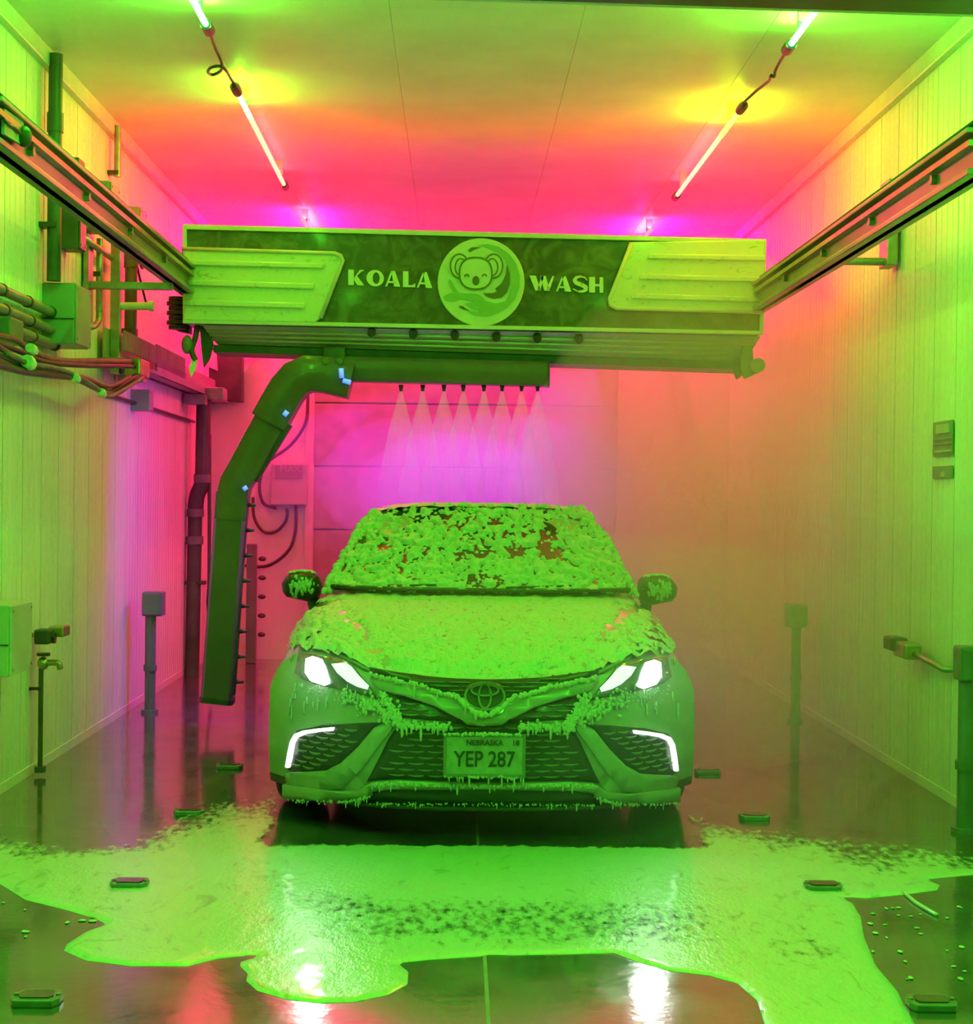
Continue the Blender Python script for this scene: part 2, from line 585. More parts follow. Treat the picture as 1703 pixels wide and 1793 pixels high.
cable('light_cable', [hang(366, 52, .11), hang(375, 80, .09), hang(388, 110, .11), hang(386, 124, .11), hang(372, 131, .11), hang(364, 126, .12), hang(370, 118, .12), hang(386, 116, .12), hang(396, 124, .12), hang(404, 138, .10), hang(411, 148, .11)], 0.008, M_DARK,
      'thin dark cable with a loop between the left tube lights')
cable('light_cable', [hang(1380, 84, .11), hang(1365, 108, .09), hang(1357, 124, .10), hang(1355, 134, .11), hang(1349, 133, .11), hang(1345, 142, .10), hang(1325, 158, .09), hang(1303, 178, .11)], 0.008, M_DARK,
      'thin dark cable with a knot between the right tube lights')

# ================================================================== RAILS
def rail(X, zt, zb, y0, y1, side, label, brackets):
    root = empty('gantry_rail', (X, y0, zb), label, 'rail', 'gantry rails along the walls')
    h = zt - zb
    L = y1 - y0
    cy = (y0 + y1) / 2
    build('web', G().box((X, cy, (zt + zb) / 2), (0.03, L, h)), M_RAIL, root)
    build('top_flange', G().box((X - side * 0.0, cy, zt - 0.010), (0.11, L, 0.02)), M_RAIL, root, bevel=0.004)
    build('bottom_flange', G().box((X, cy, zb + 0.012), (0.10, L, 0.024)), M_RAIL, root, bevel=0.004)
    build('rack', G().box((X + side * -0.03, cy, zt - 0.055), (0.035, L, 0.022)), M_BRASS, root)
    build('cable_bar', G().tube([(X, y0, zt + 0.035), (X, y1, zt + 0.035)], 0.012, 8), M_DARK, root, smooth=True)
    for i in range(9):
        yy = y0 + 0.5 + i * (L - 1) / 8
        build('bolt', G().tube([(X - side * 0.012, yy, zt - 0.09), (X - side * 0.036, yy, zt - 0.09)], 0.02, 6), M_STEEL, root)
    for yy in brackets:
        wallx = XL if side < 0 else XR
        build('bracket', G().box(((X + wallx) / 2, yy, zb - 0.02), (abs(X - wallx), 0.06, 0.04)), M_STEEL, root)
        build('bracket_plate', G().box((wallx - side * 0.03, yy, zb + 0.02), (0.03, 0.12, 0.5)), M_STEEL, root)
    return root


# left rail: through (0,176)-(318,458) upper edge
tl = at(318, 458, 9.7); tr = at(1341, 489, 9.7)
XRL, XRR = tl.x, tr.x
zRL = tl.z; zRR = tr.z
rail(XRL, zRL, zRL - 0.17, 5.7, YB - 0.1, -1, 'long metal gantry rail along the left wall with bolts and rack', (9.4,))
rail(XRR, zRR, zRR - 0.17, 5.7, YB - 0.1, 1, 'long metal gantry rail along the right wall, hazy at its far end', ())

# stop plate with wires on the left rail near the camera
rp = empty('rail_junction_plate', atx(20, 250, XRL + .02), 'pale plate with wires fixed to the near end of the left rail', 'plate')
pp = [atx(2, 190, XRL + .03), atx(2, 235, XRL + .03), atx(36, 256, XRL + .03), atx(36, 214, XRL + .03)]
build('plate', G().prism(pp, (0.012, 0, 0)), M_SIGNL, rp)
build('wire', G().tube(smooth_path([atx(6, 208, XRL + .05), atx(16, 219, XRL + .055), atx(24, 222, XRL + .05), atx(34, 233, XRL + .05)]), 0.007, 6), M_DARK, rp, smooth=True)
build('knob', G().ell(atx(42, 239, XRL + .05), (0.03, 0.04, 0.04)), M_PIPE, rp, smooth=True)
tag(build('round_reflector', G().ell(atx(6, 262, XL + .06), (0.03, 0.10, 0.055), 16, 10), M_WAVE, None, smooth=True), 'rounded green cap under the left rail at the picture edge', 'cap')

# ================================================================== GANTRY
YG = 9.9


def gq(px, py, dy=0.0):
    p = at(px, py, YG)
    return Vector((p.x, p.y + dy, p.z))


def gpoly(pts, dy=0.0):
    return [gq(x, y, dy) for x, y in pts]


def ring_pts(cx, cy, rx, ry, n=40, dy=0.0, a0=0.0):
    return [gq(cx + rx * math.cos(a0 + 2 * math.pi * k / n), cy + ry * math.sin(a0 + 2 * math.pi * k / n), dy) for k in range(n)]


gan = empty('wash_gantry', at(843, 495, YG), 'wide printed wash gantry spanning the bay above the car', 'gantry')
D = Vector((0, 0.55, 0))
build('housing', G().prism(gpoly([(322, 395), (1339, 421), (1334, 586), (322, 566)]), D), M_CREAM, gan, bevel=0.012)
rim = [(321, 394), (1340, 420), (1335, 587), (321, 567)]
rim_in = [(328, 403), (1332, 428), (1328, 580), (328, 560)]
build('rim', G().ring(gpoly(rim, -0.03), gpoly(rim_in, -0.03), (0, 0.03, 0)), M_CREAM, gan, bevel=0.004)
gp_ = build('graphic_panel', G().prism(gpoly(rim_in, -0.008), (0, 0.01, 0)), M_GRAPH, gan)
gp_['label'] = 'dark printed panel with splash pattern'
bl = build('badge_panel', G().prism(gpoly([(322, 437), (586, 445), (597, 449), (601, 458), (562, 558), (552, 566), (322, 562)], -0.034), (0, 0.03, 0)), M_BADGE, gan, bevel=0.008)
br = build('badge_panel', G().prism(gpoly([(1104, 425), (1337, 421), (1334, 548), (1078, 541), (1067, 535), (1066, 524)], -0.034), (0, 0.03, 0)), M_BADGE, gan, bevel=0.008)
for (a, b, c, d) in (((322, 456), (568, 463), (565, 472), (322, 466)), ((322, 491), (552, 498), (549, 508), (322, 501)), ((322, 526), (536, 532), (533, 542), (322, 536))):
    build('rib', G().prism(gpoly([a, b, c, d], -0.052), (0, 0.02, 0)), M_BADGE, bl, bevel=0.007)
for (a, b, c, d) in (((1135, 446), (1338, 449), (1338, 459), (1132, 455)), ((1121, 481), (1337, 487), (1337, 496), (1118, 491)), ((1106, 515), (1336, 522), (1335, 531), (1103, 525))):
    build('rib', G().prism(gpoly([a, b, c, d], -0.052), (0, 0.02, 0)), M_BADGE, br, bevel=0.007)
# edge mouldings of the badges
for pts, par in (([(322, 437), (586, 445), (597, 449), (601, 458), (562, 558)], bl), ([(1104, 427), (1066, 524), (1067, 535), (1078, 541), (1334, 548)], br)):
    build('edge_moulding', G().tube(gpoly(pts, -0.036), 0.013, 8), M_CREAM, par, smooth=True)

# lettering
def quad_letter(ch):
    R = []
    if ch == 'K':
        R = [[(0, 0), (.36, 0), (.36, 1), (0, 1)], [(.36, .46), (.74, 1), (1.0, 1), (.98, .93), (.90, .93), (.50, .55), (.36, .40)], [(.36, .52), (.56, .62), (1.02, 0), (.58, 0), (.36, .36)]]
    elif ch == 'A':
        R = [[(0, 0), (.13, 0), (.52, 1), (.40, 1)], [(.40, 1), (.64, 1), (1, 0), (.58, 0)], [(.14, .22), (.70, .22), (.66, .34), (.18, .34)]]
    elif ch == 'L':
        R = [[(0, 0), (.45, 0), (.45, 1), (0, 1)], [(.45, 0), (1, 0), (1, .27), (.80, .14), (.45, .12)]]
    elif ch == 'W':
        R = [[(0, 1), (.26, 1), (.46, 0), (.24, 0)], [(.30, 0), (.44, 0), (.58, 1), (.50, 1)], [(.44, 1), (.66, 1), (.82, 0), (.60, 0)], [(.66, 0), (.80, 0), (1, 1), (.92, 1)]]
    elif ch == 'H':
        R = [[(0, 0), (.42, 0), (.42, 1), (0, 1)], [(.74, 0), (1, 0), (1, 1), (.74, 1)], [(.42, .42), (.74, .42), (.74, .56), (.42, .56)]]
    return R


def letter(ch, x0, x1, yt, yb, sl):
    def mp(u, v):
        x = x0 + (x1 - x0) * u
        return gq(x, yb + (yt - yb) * v + sl * (x - x0), -0.020)
    g = G()
    e = (0, 0.012, 0)
    if ch == 'O':
        n = 32
        o = [mp(.5 + .5 * math.cos(2 * math.pi * k / n), .5 + .53 * math.sin(2 * math.pi * k / n)) for k in range(n)]
        i = [mp(.56 + .20 * math.cos(2 * math.pi * k / n), .5 + .38 * math.sin(2 * math.pi * k / n)) for k in range(n)]
        g.ring(o, i, e)
    elif ch == 'S':
        path = [(.92, .80), (.78, .95), (.50, 1.0), (.22, .93), (.10, .75), (.22, .58), (.55, .47), (.86, .32), (.84, .14), (.60, .03), (.30, .03), (.04, .18)]
        wd = [.05, .06, .09, .14, .17, .19, .20, .19, .16, .11, .07, .05]
        for k in range(len(path) - 1):
            (ax, ay), (bx, by) = path[k], path[k + 1]
            dx, dy = bx - ax, by - ay
            n = math.hypot(dx, dy)
            nx, ny = -dy / n, dx / n
            ex, ey = dx / n * .04, dy / n * .04
            g.prism([mp(ax - ex + nx * wd[k] * .7, ay - ey + ny * wd[k] * .7), mp(ax - ex - nx * wd[k] * .7, ay - ey - ny * wd[k] * .7), mp(bx + ex - nx * wd[k + 1] * .7, by + ey - ny * wd[k + 1] * .7), mp(bx + ex + nx * wd[k + 1] * .7, by + ey + ny * wd[k + 1] * .7)], e)
    else:
        for q in quad_letter(ch):
            g.prism([mp(u, v) for u, v in q], e)
    o = build('letter', g, M_LETTER, gan)
    return o


for ch, a, b, t, bt in (('K', 35, 132, 258, 354), ('O', 148, 256, 262, 358), ('A', 264, 358, 264, 362), ('L', 374, 450, 268, 366), ('A', 460, 556, 272, 370),
                        ('W', 1158, 1312, 295, 387), ('A', 1322, 1418, 298, 393), ('S', 1428, 1522, 300, 396), ('H', 1528, 1616, 304, 400)):
    letter(ch, 600 + a / 3.548, 600 + b / 3.548, 400 + t / 3.548, 400 + bt / 3.548, 0.025)

# round emblem
em = build('emblem', G().prism(ring_pts(842, 495, 76, 77, 48, -0.024), (0, 0.016, 0)), M_DISC, gan, bevel=0.004)
em['label'] = 'round pale emblem with a koala face and wave'


def ep(u, v, dy=-0.030):
    return gq(600 + u / 3.548, 400 + v / 3.548, dy)


def epoly(name, pts, m, dy=-0.029, t=0.006):
    return build(name, G().prism([ep(u, v, dy) for u, v in pts], (0, t, 0)), m, em)


def erng(name, cu, cv, ru, rv, w_, m, dy=-0.033, n=36, a0=0, a1=2 * math.pi):
    if a1 - a0 > 6.2:
        o = [ep(cu + ru * math.cos(2 * math.pi * k / n), cv + rv * math.sin(2 * math.pi * k / n), dy) for k in range(n)]
        i = [ep(cu + (ru - w_) * math.cos(2 * math.pi * k / n), cv + (rv - w_) * math.sin(2 * math.pi * k / n), dy) for k in range(n)]
        return build(name, G().ring(o, i, (0, .005, 0)), m, em)
    pts = [(cu + ru * math.cos(a0 + (a1 - a0) * k / n), cv + rv * math.sin(a0 + (a1 - a0) * k / n)) for k in range(n + 1)]
    pts += [(cu + (ru - w_) * math.cos(a1 - (a1 - a0) * k / n), cv + (rv - w_) * math.sin(a1 - (a1 - a0) * k / n)) for k in range(n + 1)]
    return build(name, G().prism([ep(u, v, dy) for u, v in pts], (0, .005, 0)), m, em)


epoly('wave', [(840, 108), (900, 100), (970, 120), (1035, 165), (1075, 225), (1098, 300), (1095, 370), (1070, 440), (1020, 495), (960, 530), (900, 548), (850, 548), (800, 535), (770, 515),
               (840, 520), (900, 515), (960, 495), (1010, 455), (1035, 400), (1045, 330), (1035, 260), (1010, 200), (965, 155), (905, 125)], M_WAVE)
epoly('wave', [(655, 410), (700, 400), (760, 408), (830, 408), (865, 430), (890, 455), (950, 470), (1010, 455), (970, 490), (910, 512), (850, 518), (800, 500), (760, 470), (820, 462), (740, 440), (690, 455), (640, 452), (622, 428)], M_WAVE)
epoly('wave', [(660, 318), (676, 330), (690, 360), (718, 400), (690, 400), (668, 370), (656, 340)], M_WAVE)
epoly('splash', [(1018, 225), (1036, 290), (1036, 350), (1020, 400), (985, 435), (935, 440), (890, 425), (870, 405), (930, 405), (955, 395), (945, 378), (985, 345), (1010, 290)], M_LINE, -0.028)
epoly('splash', [(776, 140), (800, 122), (860, 120), (820, 135), (790, 152)], M_LINE, -0.028)
epoly('splash', [(722, 482), (745, 486), (790, 515), (750, 508), (728, 497)], M_LINE, -0.028)
for cu in (724, 936):
    epoly('ear', [(cu + 60 * math.cos(k * math.pi / 10), 238 + 78 * math.sin(k * math.pi / 10)) for k in range(20)], M_DISC, -0.033, 0.004)
    erng('ear_line', cu, 238, 60, 78, 9, M_LINE, -0.036)
    erng('ear_line', cu + (8 if cu < 800 else -8), 245, 38, 56, 8, M_LINE, -0.036)
hp = [(825 + 105 * (abs(math.cos(t)) ** 0.82) * math.copysign(1, math.cos(t)), 284 + 102 * (abs(math.sin(t)) ** 0.82) * math.copysign(1, math.sin(t))) for t in [2 * math.pi * k / 44 for k in range(44)]]
epoly('head', hp, M_DISC, -0.038, 0.006)
build('head_line', G().ring([ep(u, v, -0.041) for u, v in hp], [ep(825 + (u - 825) * .91, 284 + (v - 284) * .91, -0.041) for u, v in hp], (0, .005, 0)), M_LINE, em)
erng('eye', 770, 304, 17, 17, 8, M_LINE, -0.041, 12, math.pi, 2 * math.pi)
erng('eye', 879, 304, 17, 17, 8, M_LINE, -0.041, 12, math.pi, 2 * math.pi)
epoly('nose', [(826 + 22 * math.cos(2 * math.pi * k / 20), 330 + 29 * math.sin(2 * math.pi * k / 20)) for k in range(20)], M_LINE, -0.043, 0.005)

# lower trough
tA = [gq(352, 568, .02), gq(1333, 588, .02)]
tB = [at(380, 603, YG + .16), at(1303, 634, YG + .16)]
bk = Vector((0, .38, 0))
tr_ = build('trough', G().hexa([tB[0], tB[1], tB[1] + Vector((0, .3, 0)), tB[0] + Vector((0, .3, 0)), tA[0], tA[1], tA[1] + Vector((0, .42, 0)), tA[0] + Vector((0, .42, 0))]), M_ALU, gan, bevel=0.006)
for f in (0.30, 0.52, 0.74):
    a = tA[0].lerp(tB[0], f); b = tA[1].lerp(tB[1], f)
    build('ridge', G().tube([a, b], 0.011, 8), M_ALU, tr_, smooth=True)
build('lip', G().hexa([tB[0] + Vector((-.02, -.02, -.05)), tB[1] + Vector((.02, -.02, -.05)), tB[1] + Vector((.02, .32, -.05)), tB[0] + Vector((-.02, .32, -.05)),
                       tB[0] + Vector((-.02, -.02, -.005)), tB[1] + Vector((.02, -.02, -.005)), tB[1] + Vector((.02, .32, -.005)), tB[0] + Vector((-.02, .32, -.005))]), M_DARK, gan)
nrm = Vector((0, -1, -0.5)).normalized()
for (x, y) in ((650, 577), (723, 580), (796, 582), (869, 585), (941, 587), (1014, 589)):
    c = gq(x, y, 0.05)
    build('bolt_hole', G().tube([c + nrm * 0.05, c - nrm * 0.02], 0.026, 14), M_DARK, gan, smooth='angle')
# end trucks riding on the rails
build('truck', G().box((XRL + .02, YG + .42, zRL + .05), (0.14, 0.7, 0.20)), M_DARK, gan, bevel=0.02)
build('truck', G().box((XRR - .02, YG + .42, zRR + .05), (0.14, 0.7, 0.20)), M_DARK, gan, bevel=0.02)
# ribbed drive boot at the left end
boot = G()
for k in range(7):
    y0 = 515 + k * 8.5
    boot.tube([gq(303, y0, .15), gq(303, y0 + 6, .15)], 0.055 + 0.012 * (k % 2), 14)
build('drive_boot', boot, M_DARK, gan, smooth='angle')
build('boot_plate', G().prism(gpoly([(296, 515), (322, 510), (322, 578), (298, 572)], .2), (0, .1, 0)), M_DARK, gan)
build('hook_arm', G().tube(smooth_path([gq(341, 566, .1), gq(338, 590, .08), gq(333, 612, .05), gq(340, 630, .05)]), 0.018, 8), M_DARK, gan, smooth=True)
build('hook_arm', G().prism(gpoly([(345, 568), (362, 568), (368, 600), (362, 625), (352, 640), (348, 610)], .1), (0, .04, 0)), M_DARK, gan)
build('hose_clip', G().ell(gq(325, 602, .05), (0.035, 0.03, 0.06), 12, 8), M_GPIPE, gan, smooth=True)
build('zip_tie', G().prism(gpoly([(337, 622), (343, 626), (340, 645), (333, 660), (329, 645)], .04), (0, .012, 0)), M_WHITEP, gan)
build('end_bracket', G().prism(gpoly([(1304, 590), (1320, 590), (1324, 655), (1308, 662), (1300, 640)], .06), (0, .06, 0)), M_GPIPE, gan, bevel=.006)
build('end_bracket', G().prism(gpoly([(1290, 628), (1299, 628), (1304, 655), (1296, 662), (1290, 650)], .10), (0, .05, 0)), M_DARK, gan, bevel=.004)
build('end_roller', G().tube([gq(1326, 640, -.02), gq(1326, 640, .14)], 0.045, 16), M_GPIPE, gan, smooth='angle')
# blue strip light under the rear of the gantry
sA, sB = tB[0] + Vector((.1, .34, -.02)), tB[1] + Vector((-.9, .34, -.02))
build('led_strip', G().tube([sA, sB], 0.012, 8), M_BLUEL, gan, smooth=True)
lm = arealamp('lamp', (sA + sB) / 2 + Vector((0, .02, -.05)), (0, 0, -1), (sB - sA).length, 0.06, P['violet'], VIOLET, gan, spread=90)

# ------------------------------------------------------------------ spray arm (inverted L)
YA = 10.05
arm = empty('spray_arm', at(385, 1226, YA), 'dark inverted-L spray arm hanging from the gantry beside the car', 'spray arm')
SQ = [(1, .62), (.8, .95), (-.8, .95), (-1, .62), (-1, -.62), (-.8, -.95), (.8, -.95), (1, -.62)]
build('spray_bar', G().tube([at(575, 646, YA), at(958, 656, YA)], 0.080, shape=SQ), M_ARM, arm, smooth='angle')
build('bar_cap', G().tube([at(957, 656, YA), at(961, 656, YA)], 0.083, shape=SQ), M_DARK, arm, smooth='angle')
elbow = [at(616, 668, YA), at(570, 657, YA), at(540, 655, YA), at(520, 664, YA), at(503, 684, YA), at(487, 712, YA), at(472, 740, YA)]
build('elbow', G().tube(elbow, 0.118, shape=SQ), M_ARM, arm, smooth='angle')
build('elbow', G().tube([at(474, 737, YA), at(428, 822, YA), at(414, 846, YA), at(409, 868, YA), at(405, 910, YA)], 0.100, shape=SQ), M_ARM, arm, smooth='angle')
build('leg_tube', G().tube([at(408, 862, YA), at(381, 1226, YA)], 0.098, shape=SQ), M_ARM, arm, smooth='angle')
build('leg_cap', G().tube([at(381, 1221, YA), at(380, 1230, YA)], 0.103, shape=SQ), M_DARK, arm, smooth='angle')
off = Vector((0.085, -0.02, 0))
build('nozzle_strip', G().tube([at(502, 740, YA) + Vector((0, -.03, 0)), at(441, 838, YA) + Vector((0, -.03, 0))], 0.045, shape=SQ), M_DARK, arm, smooth='angle')
build('nozzle_strip', G().tube([at(428, 862, YA) + Vector((0, -.03, 0)), at(404, 1215, YA) + Vector((0, -.03, 0))], 0.032, shape=SQ), M_DARK, arm, smooth='angle')
for k in range(8):
    t = (k + .5) / 8
    p = at(428, 862, YA).lerp(at(404, 1215, YA), t) + Vector((.03, -.03, 0))
    build('nozzle', G().tube([p, p + Vector((.05, 0, 0))], [0.014, 0.008], 8), M_DARK, arm, smooth=True)
for x in (702, 740, 777, 811, 847, 879, 913, 941):
    p = at(x, 674, YA)
    build('nozzle', G().tube([p, p + Vector((0, 0, -.04))], [0.016, 0.009], 8), M_DARK, arm, smooth=True)
build('hanger', G().box(tuple(at(586, 628, YA)), (0.14, 0.16, 0.13)), M_PIPE, arm, bevel=.01)
for x in (570, 594):
    build('hanger_bolt', G().tube([at(x, 632, YA - .1), at(x, 632, YA - .13)], 0.022, 6), M_BRASS, arm)
# small glowing bits stand in for the blue light rims on the joints
for pts in ([(597, 645), (598, 662)], [(600, 666), (614, 670)], [(497, 728), (503, 720)], [(427, 852), (431, 858)]):
    build('blue_glow', G().tube([at(x, y, YA - .135) for x, y in pts], 0.016, 8), M_BLUEL, arm, smooth=True)
lamp = arealamp('lamp', at(640, 690, YA) + Vector((0, .15, -.03)), (-1, 0.75, -.65), 0.12, 0.12, P['violet_leg'], (0.34, 0.03, 1.0), arm, spread=95)

# spray fans below the bar
SPRAY = bpy.data.materials.new('water_spray')
SPRAY.use_nodes = True
nt = SPRAY.node_tree
nt.nodes.remove(nt.nodes['Principled BSDF'])
tcn = nt.nodes.new('ShaderNodeTexCoord')
sx = nt.nodes.new('ShaderNodeSeparateXYZ')
nt.links.new(tcn.outputs['Generated'], sx.inputs[0])
nzs = nt.nodes.new('ShaderNodeTexNoise'); nzs.inputs['Scale'].default_value = 9.0
mpn = nt.nodes.new('ShaderNodeMapping'); mpn.inputs['Scale'].default_value = (6, 6, .5)
nt.links.new(tcn.outputs['Object'], mpn.inputs[0]); nt.links.new(mpn.outputs[0], nzs.inputs['Vector'])
mr = nt.nodes.new('ShaderNodeMapRange'); mr.inputs['To Min'].default_value = 0.02; mr.inputs['To Max'].default_value = 0.42
nt.links.new(sx.outputs['Z'], mr.inputs['Value'])
mu = nt.nodes.new('ShaderNodeMath'); mu.operation = 'MULTIPLY'
nt.links.new(mr.outputs[0], mu.inputs[0]); nt.links.new(nzs.outputs['Fac'], mu.inputs[1])
tp = nt.nodes.new('ShaderNodeBsdfTransparent'); tl_ = nt.nodes.new('ShaderNodeBsdfTranslucent'); df = nt.nodes.new('ShaderNodeBsdfDiffuse')
tl_.inputs[0].default_value = (.95, .95, .95, 1); df.inputs[0].default_value = (.95, .95, .95, 1)
m1 = nt.nodes.new('ShaderNodeMixShader'); m1.inputs[0].default_value = .5
nt.links.new(tl_.outputs[0], m1.inputs[1]); nt.links.new(df.outputs[0], m1.inputs[2])
m2 = nt.nodes.new('ShaderNodeMixShader')
nt.links.new(mu.outputs[0], m2.inputs[0]); nt.links.new(tp.outputs[0], m2.inputs[1]); nt.links.new(m1.outputs[0], m2.inputs[2])
nt.links.new(m2.outputs[0], nt.nodes['Material Output'].inputs['Surface'])
for i, x in enumerate((702, 740, 777, 811, 847, 879, 913, 941)):
    top = at(x, 684, YA)
    g = G()
    n = 24
    lv = []
    for (dz, rx, ry) in ((0, .008, .006), (.10, .035, .02), (.25, .075, .035), (.45, .115, .05), (.75, .17, .07)):
        lv.append([top + Vector((rx * math.cos(2 * math.pi * k / n), ry * math.sin(2 * math.pi * k / n), -dz)) for k in range(n)])
    vs = [p for l in lv for p in l]
    fs = [(a * n + k, a * n + (k + 1) % n, (a + 1) * n + (k + 1) % n, (a + 1) * n + k) for a in range(4) for k in range(n)]
    g.add(vs, fs)
    o = build('water_jet', g, SPRAY, None, smooth=True, base=(top.x, top.y, top.z - .75))
    tag(o, 'violet-lit fan of water, %s from the left under the spray bar' % ('first', 'second', 'third', 'fourth', 'fifth', 'sixth', 'seventh', 'eighth')[i], 'water jet', 'water jets under the spray bar', 'stuff')

# ================================================================== WALL FITTINGS
def vspan(px, ytop, ybot, X):
    p = atx(px, (ytop + ybot) / 2, X)
    return Vector((p.x, p.y, at(px, ytop, p.y).z)), Vector((p.x, p.y, at(px, ybot, p.y).z))


def vpipe(name, px, ytop, ybot, X, r, m, label, cat='pipe', couplings=(), clamps=(), seg=14):
    a, b = vspan(px, ytop, ybot, X)
    root = empty(name, b, label, cat)
    build('pipe', G().tube([b, a], r, seg), m, root, smooth='angle')
    for y in couplings:
        z = at(px, y, a.y).z
        build('coupling', G().tube([(a.x, a.y, z - .05), (a.x, a.y, z + .05)], r * 1.18, seg), m, root, smooth='angle')
    side = -1 if X < 0 else 1
    wx = XL if X < 0 else XR
    for y in clamps:
        z = at(px, y, a.y).z
        build('clamp', G().box(((a.x + wx) / 2, a.y, z), (abs(wx - a.x) + r, r * 2.6, .025)), M_DARK, root)
    return root


def wbox(name, px_edge, px_far, ytop, ybot, prot, m, label, cat='box', side=-1, seam=None, lid=True):
    """box fixed to a side wall: px_edge is its near outer edge, px_far its far outer edge"""
    wx = XL if side < 0 else XR
    X = wx - side * prot
    a = atx(px_edge, (ytop + ybot) / 2, X)
    b = atx(px_far, (ytop + ybot) / 2, X)
    z1 = at(px_edge, ytop, a.y).z
    z0 = at(px_edge, ybot, a.y).z
    root = empty(name, (X, (a.y + b.y) / 2, z0), label, cat)
    build('body', G().box(((X + wx) / 2, (a.y + b.y) / 2, (z0 + z1) / 2), (prot, abs(b.y - a.y), z1 - z0)), m, root, bevel=.006)
    if lid:
        build('lid', G().box((X - side * .006, (a.y + b.y) / 2, (z0 + z1) / 2), (.012, abs(b.y - a.y) - .01, z1 - z0 - .01)), m, root, bevel=.003)
        for zz in (z0 + .03, z1 - .03):
            for yy in (a.y + .025, b.y - .025):
                build('screw', G().tube([(X - side * .011, yy, zz), (X - side * .016, yy, zz)], .007, 8), M_STEEL, root)
    if seam is not None:
        z = at(px_edge, seam, a.y).z
        build('seam', G().box(((X + wx) / 2, a.y - .003, z), (prot, .006, .006)), M_DARK, root)
    return root


vpipe('drain_pipe', 96, 95, 492, XL + .07, .037, M_PIPE, 'thick dark vertical pipe above the big junction box on the left wall', couplings=(215,), clamps=(265, 395))
wbox('junction_box', 130, 156, 495, 602, .17, M_BOX, 'grey junction box below the thick pipe, with three conduits running into it', seam=558)
wbox('wall_cabinet', 15, 52, 1060, 1186, .16, M_LBOX, 'pale cabinet low on the left wall at the picture edge', seam=1130)
for i, (ya, yb, nm) in enumerate(((497, 548, 'uppermost'), (522, 578, 'middle'), (548, 603, 'lowest'))):
    b_ = atx(92, yb, XL + .05)
    a_ = Vector((XL + .05, 6.2, b_.z))
    root = empty('conduit', a_, '%s of the three grey conduits running to the junction box' % nm, 'conduit', 'conduits on the left wall')
    build('pipe', G().tube([a_, b_], .026, 12), M_GPIPE, root, smooth='angle')
    for k in range(3):
        yy = 7.55 + k * .45 + i * .05
        build('strap', G().tube([(XL + .05, yy, b_.z), (XL + .05, yy + .025, b_.z)], .031, 12), M_DARK, root)
vpipe('thin_conduit', 206, 220, 310, XL + .06, .022, M_STEEL, 'short steel conduit standing above the left rail', clamps=(303,))
a, b = vspan(203, 415, 655, XL + .09)
sp_ = empty('rail_post', b, 'square steel post below the left rail carrying a short pipe stub', 'post')
build('post', G().box(tuple((a + b) / 2), (.06, .06, a.z - b.z)), M_STEEL, sp_, bevel=.005)
s0 = at(211, 536, b.y); s1 = at(262, 536, b.y)
build('stub', G().tube([s0, s1], .024, 12), M_WHITEP, sp_, smooth='angle')
build('stub_cap', G().tube([s1, s1 + Vector((.025, 0, 0))], .032, 12), M_WHITEP, sp_, smooth='angle')
vpipe('flanged_pipe', 229, 452, 605, XL + .09, .040, M_PIPE, 'thick brown-lit pipe with a flange beside the square post', couplings=(455, 590), clamps=(580,))
vpipe('thin_pipe', 174, 418, 545, XL + .05, .020, M_STEEL, 'thin pipe with a bent foot left of the square post', clamps=(480,))
q = atx(174, 545, XL + .05)
cable('pipe_elbow', [q + Vector((0, 0, .02)), q + Vector((0, -.02, -.06)), q + Vector((-.01, -.10, -.10)), q + Vector((-.01, -.2, -.115))], .02, M_STEEL, 'bent pipe end beside the junction box', 'pipe')
wbox('motor_box', 137, 148, 345, 436, .10, M_PIPE, 'tall dark box on the left wall just under the rail', lid=True)
wbox('switch_box', 138, 149, 275, 302, .09, M_PIPE, 'small dark switch box above the left rail', lid=False)
cable('switch_cable', [atx(146, 298, XL + .10), atx(152, 318, XL + .12), atx(160, 330, XL + .10)], .008, M_DARK, 'short dark cable hanging from the switch box over the left rail')
wbox('relay_box', 191, 206, 316, 400, .16, M_BOX, 'grey relay box behind the left rail, near the short conduit')
wbox('relay_box', 243, 254, 361, 420, .14, M_BOX, 'farther small relay box behind the left rail')
a, b = atx(147, 418, XL + .06), atx(206, 421, XL + .06)
cable('cross_pipe', [a, Vector((a.x, b.y, a.z))], .02, M_STEEL, 'short horizontal pipe under the left rail beside the tall dark box', 'pipe')
for k, pts in enumerate((((238, 455), (243, 480), (250, 508), (258, 540)), ((244, 458), (249, 470), (254, 462), (262, 460)))):
    cable('loose_wire', [atx(x, y, XL + .12) for x, y in pts], .008, M_DARK, ('long loose wire hanging down from the left rail' if k == 0 else 'short kinked wire just under the left rail'))

# cable tray with a comb edge
ty0, ty1 = 9.75, YB - .05
zt0, zt1 = 2.27, 2.47
tx = XL + .16
tray = empty('cable_tray', (tx, ty0, zt0), 'long slotted cable tray along the left wall below the rail', 'cable tray')
build('back', G().box((XL + .05, (ty0 + ty1) / 2, (zt0 + zt1) / 2), (.02, ty1 - ty0, zt1 - zt0)), M_BOX, tray)
build('base', G().box(((XL + tx) / 2 + .02, (ty0 + ty1) / 2, zt0 + .01), (tx - XL - .02, ty1 - ty0, .02)), M_BOX, tray)
build('front', G().box((tx, (10.85 + ty1) / 2, zt0 + .05), (.012, ty1 - 10.85, .10)), M_BOX, tray)
for k in range(44):
    yy = ty0 + .05 + k * .05
    build('tooth', G().box((tx, yy, zt0 + .13), (.012, .026, .12 + (.03 if 10.85 < yy < 12.1 else 0))), M_GPIPE, tray)
build('tray_bracket', G().box((tx - .05, 12.8, zt0 - .05), (.16, .12, .08)), M_STEEL, tray)
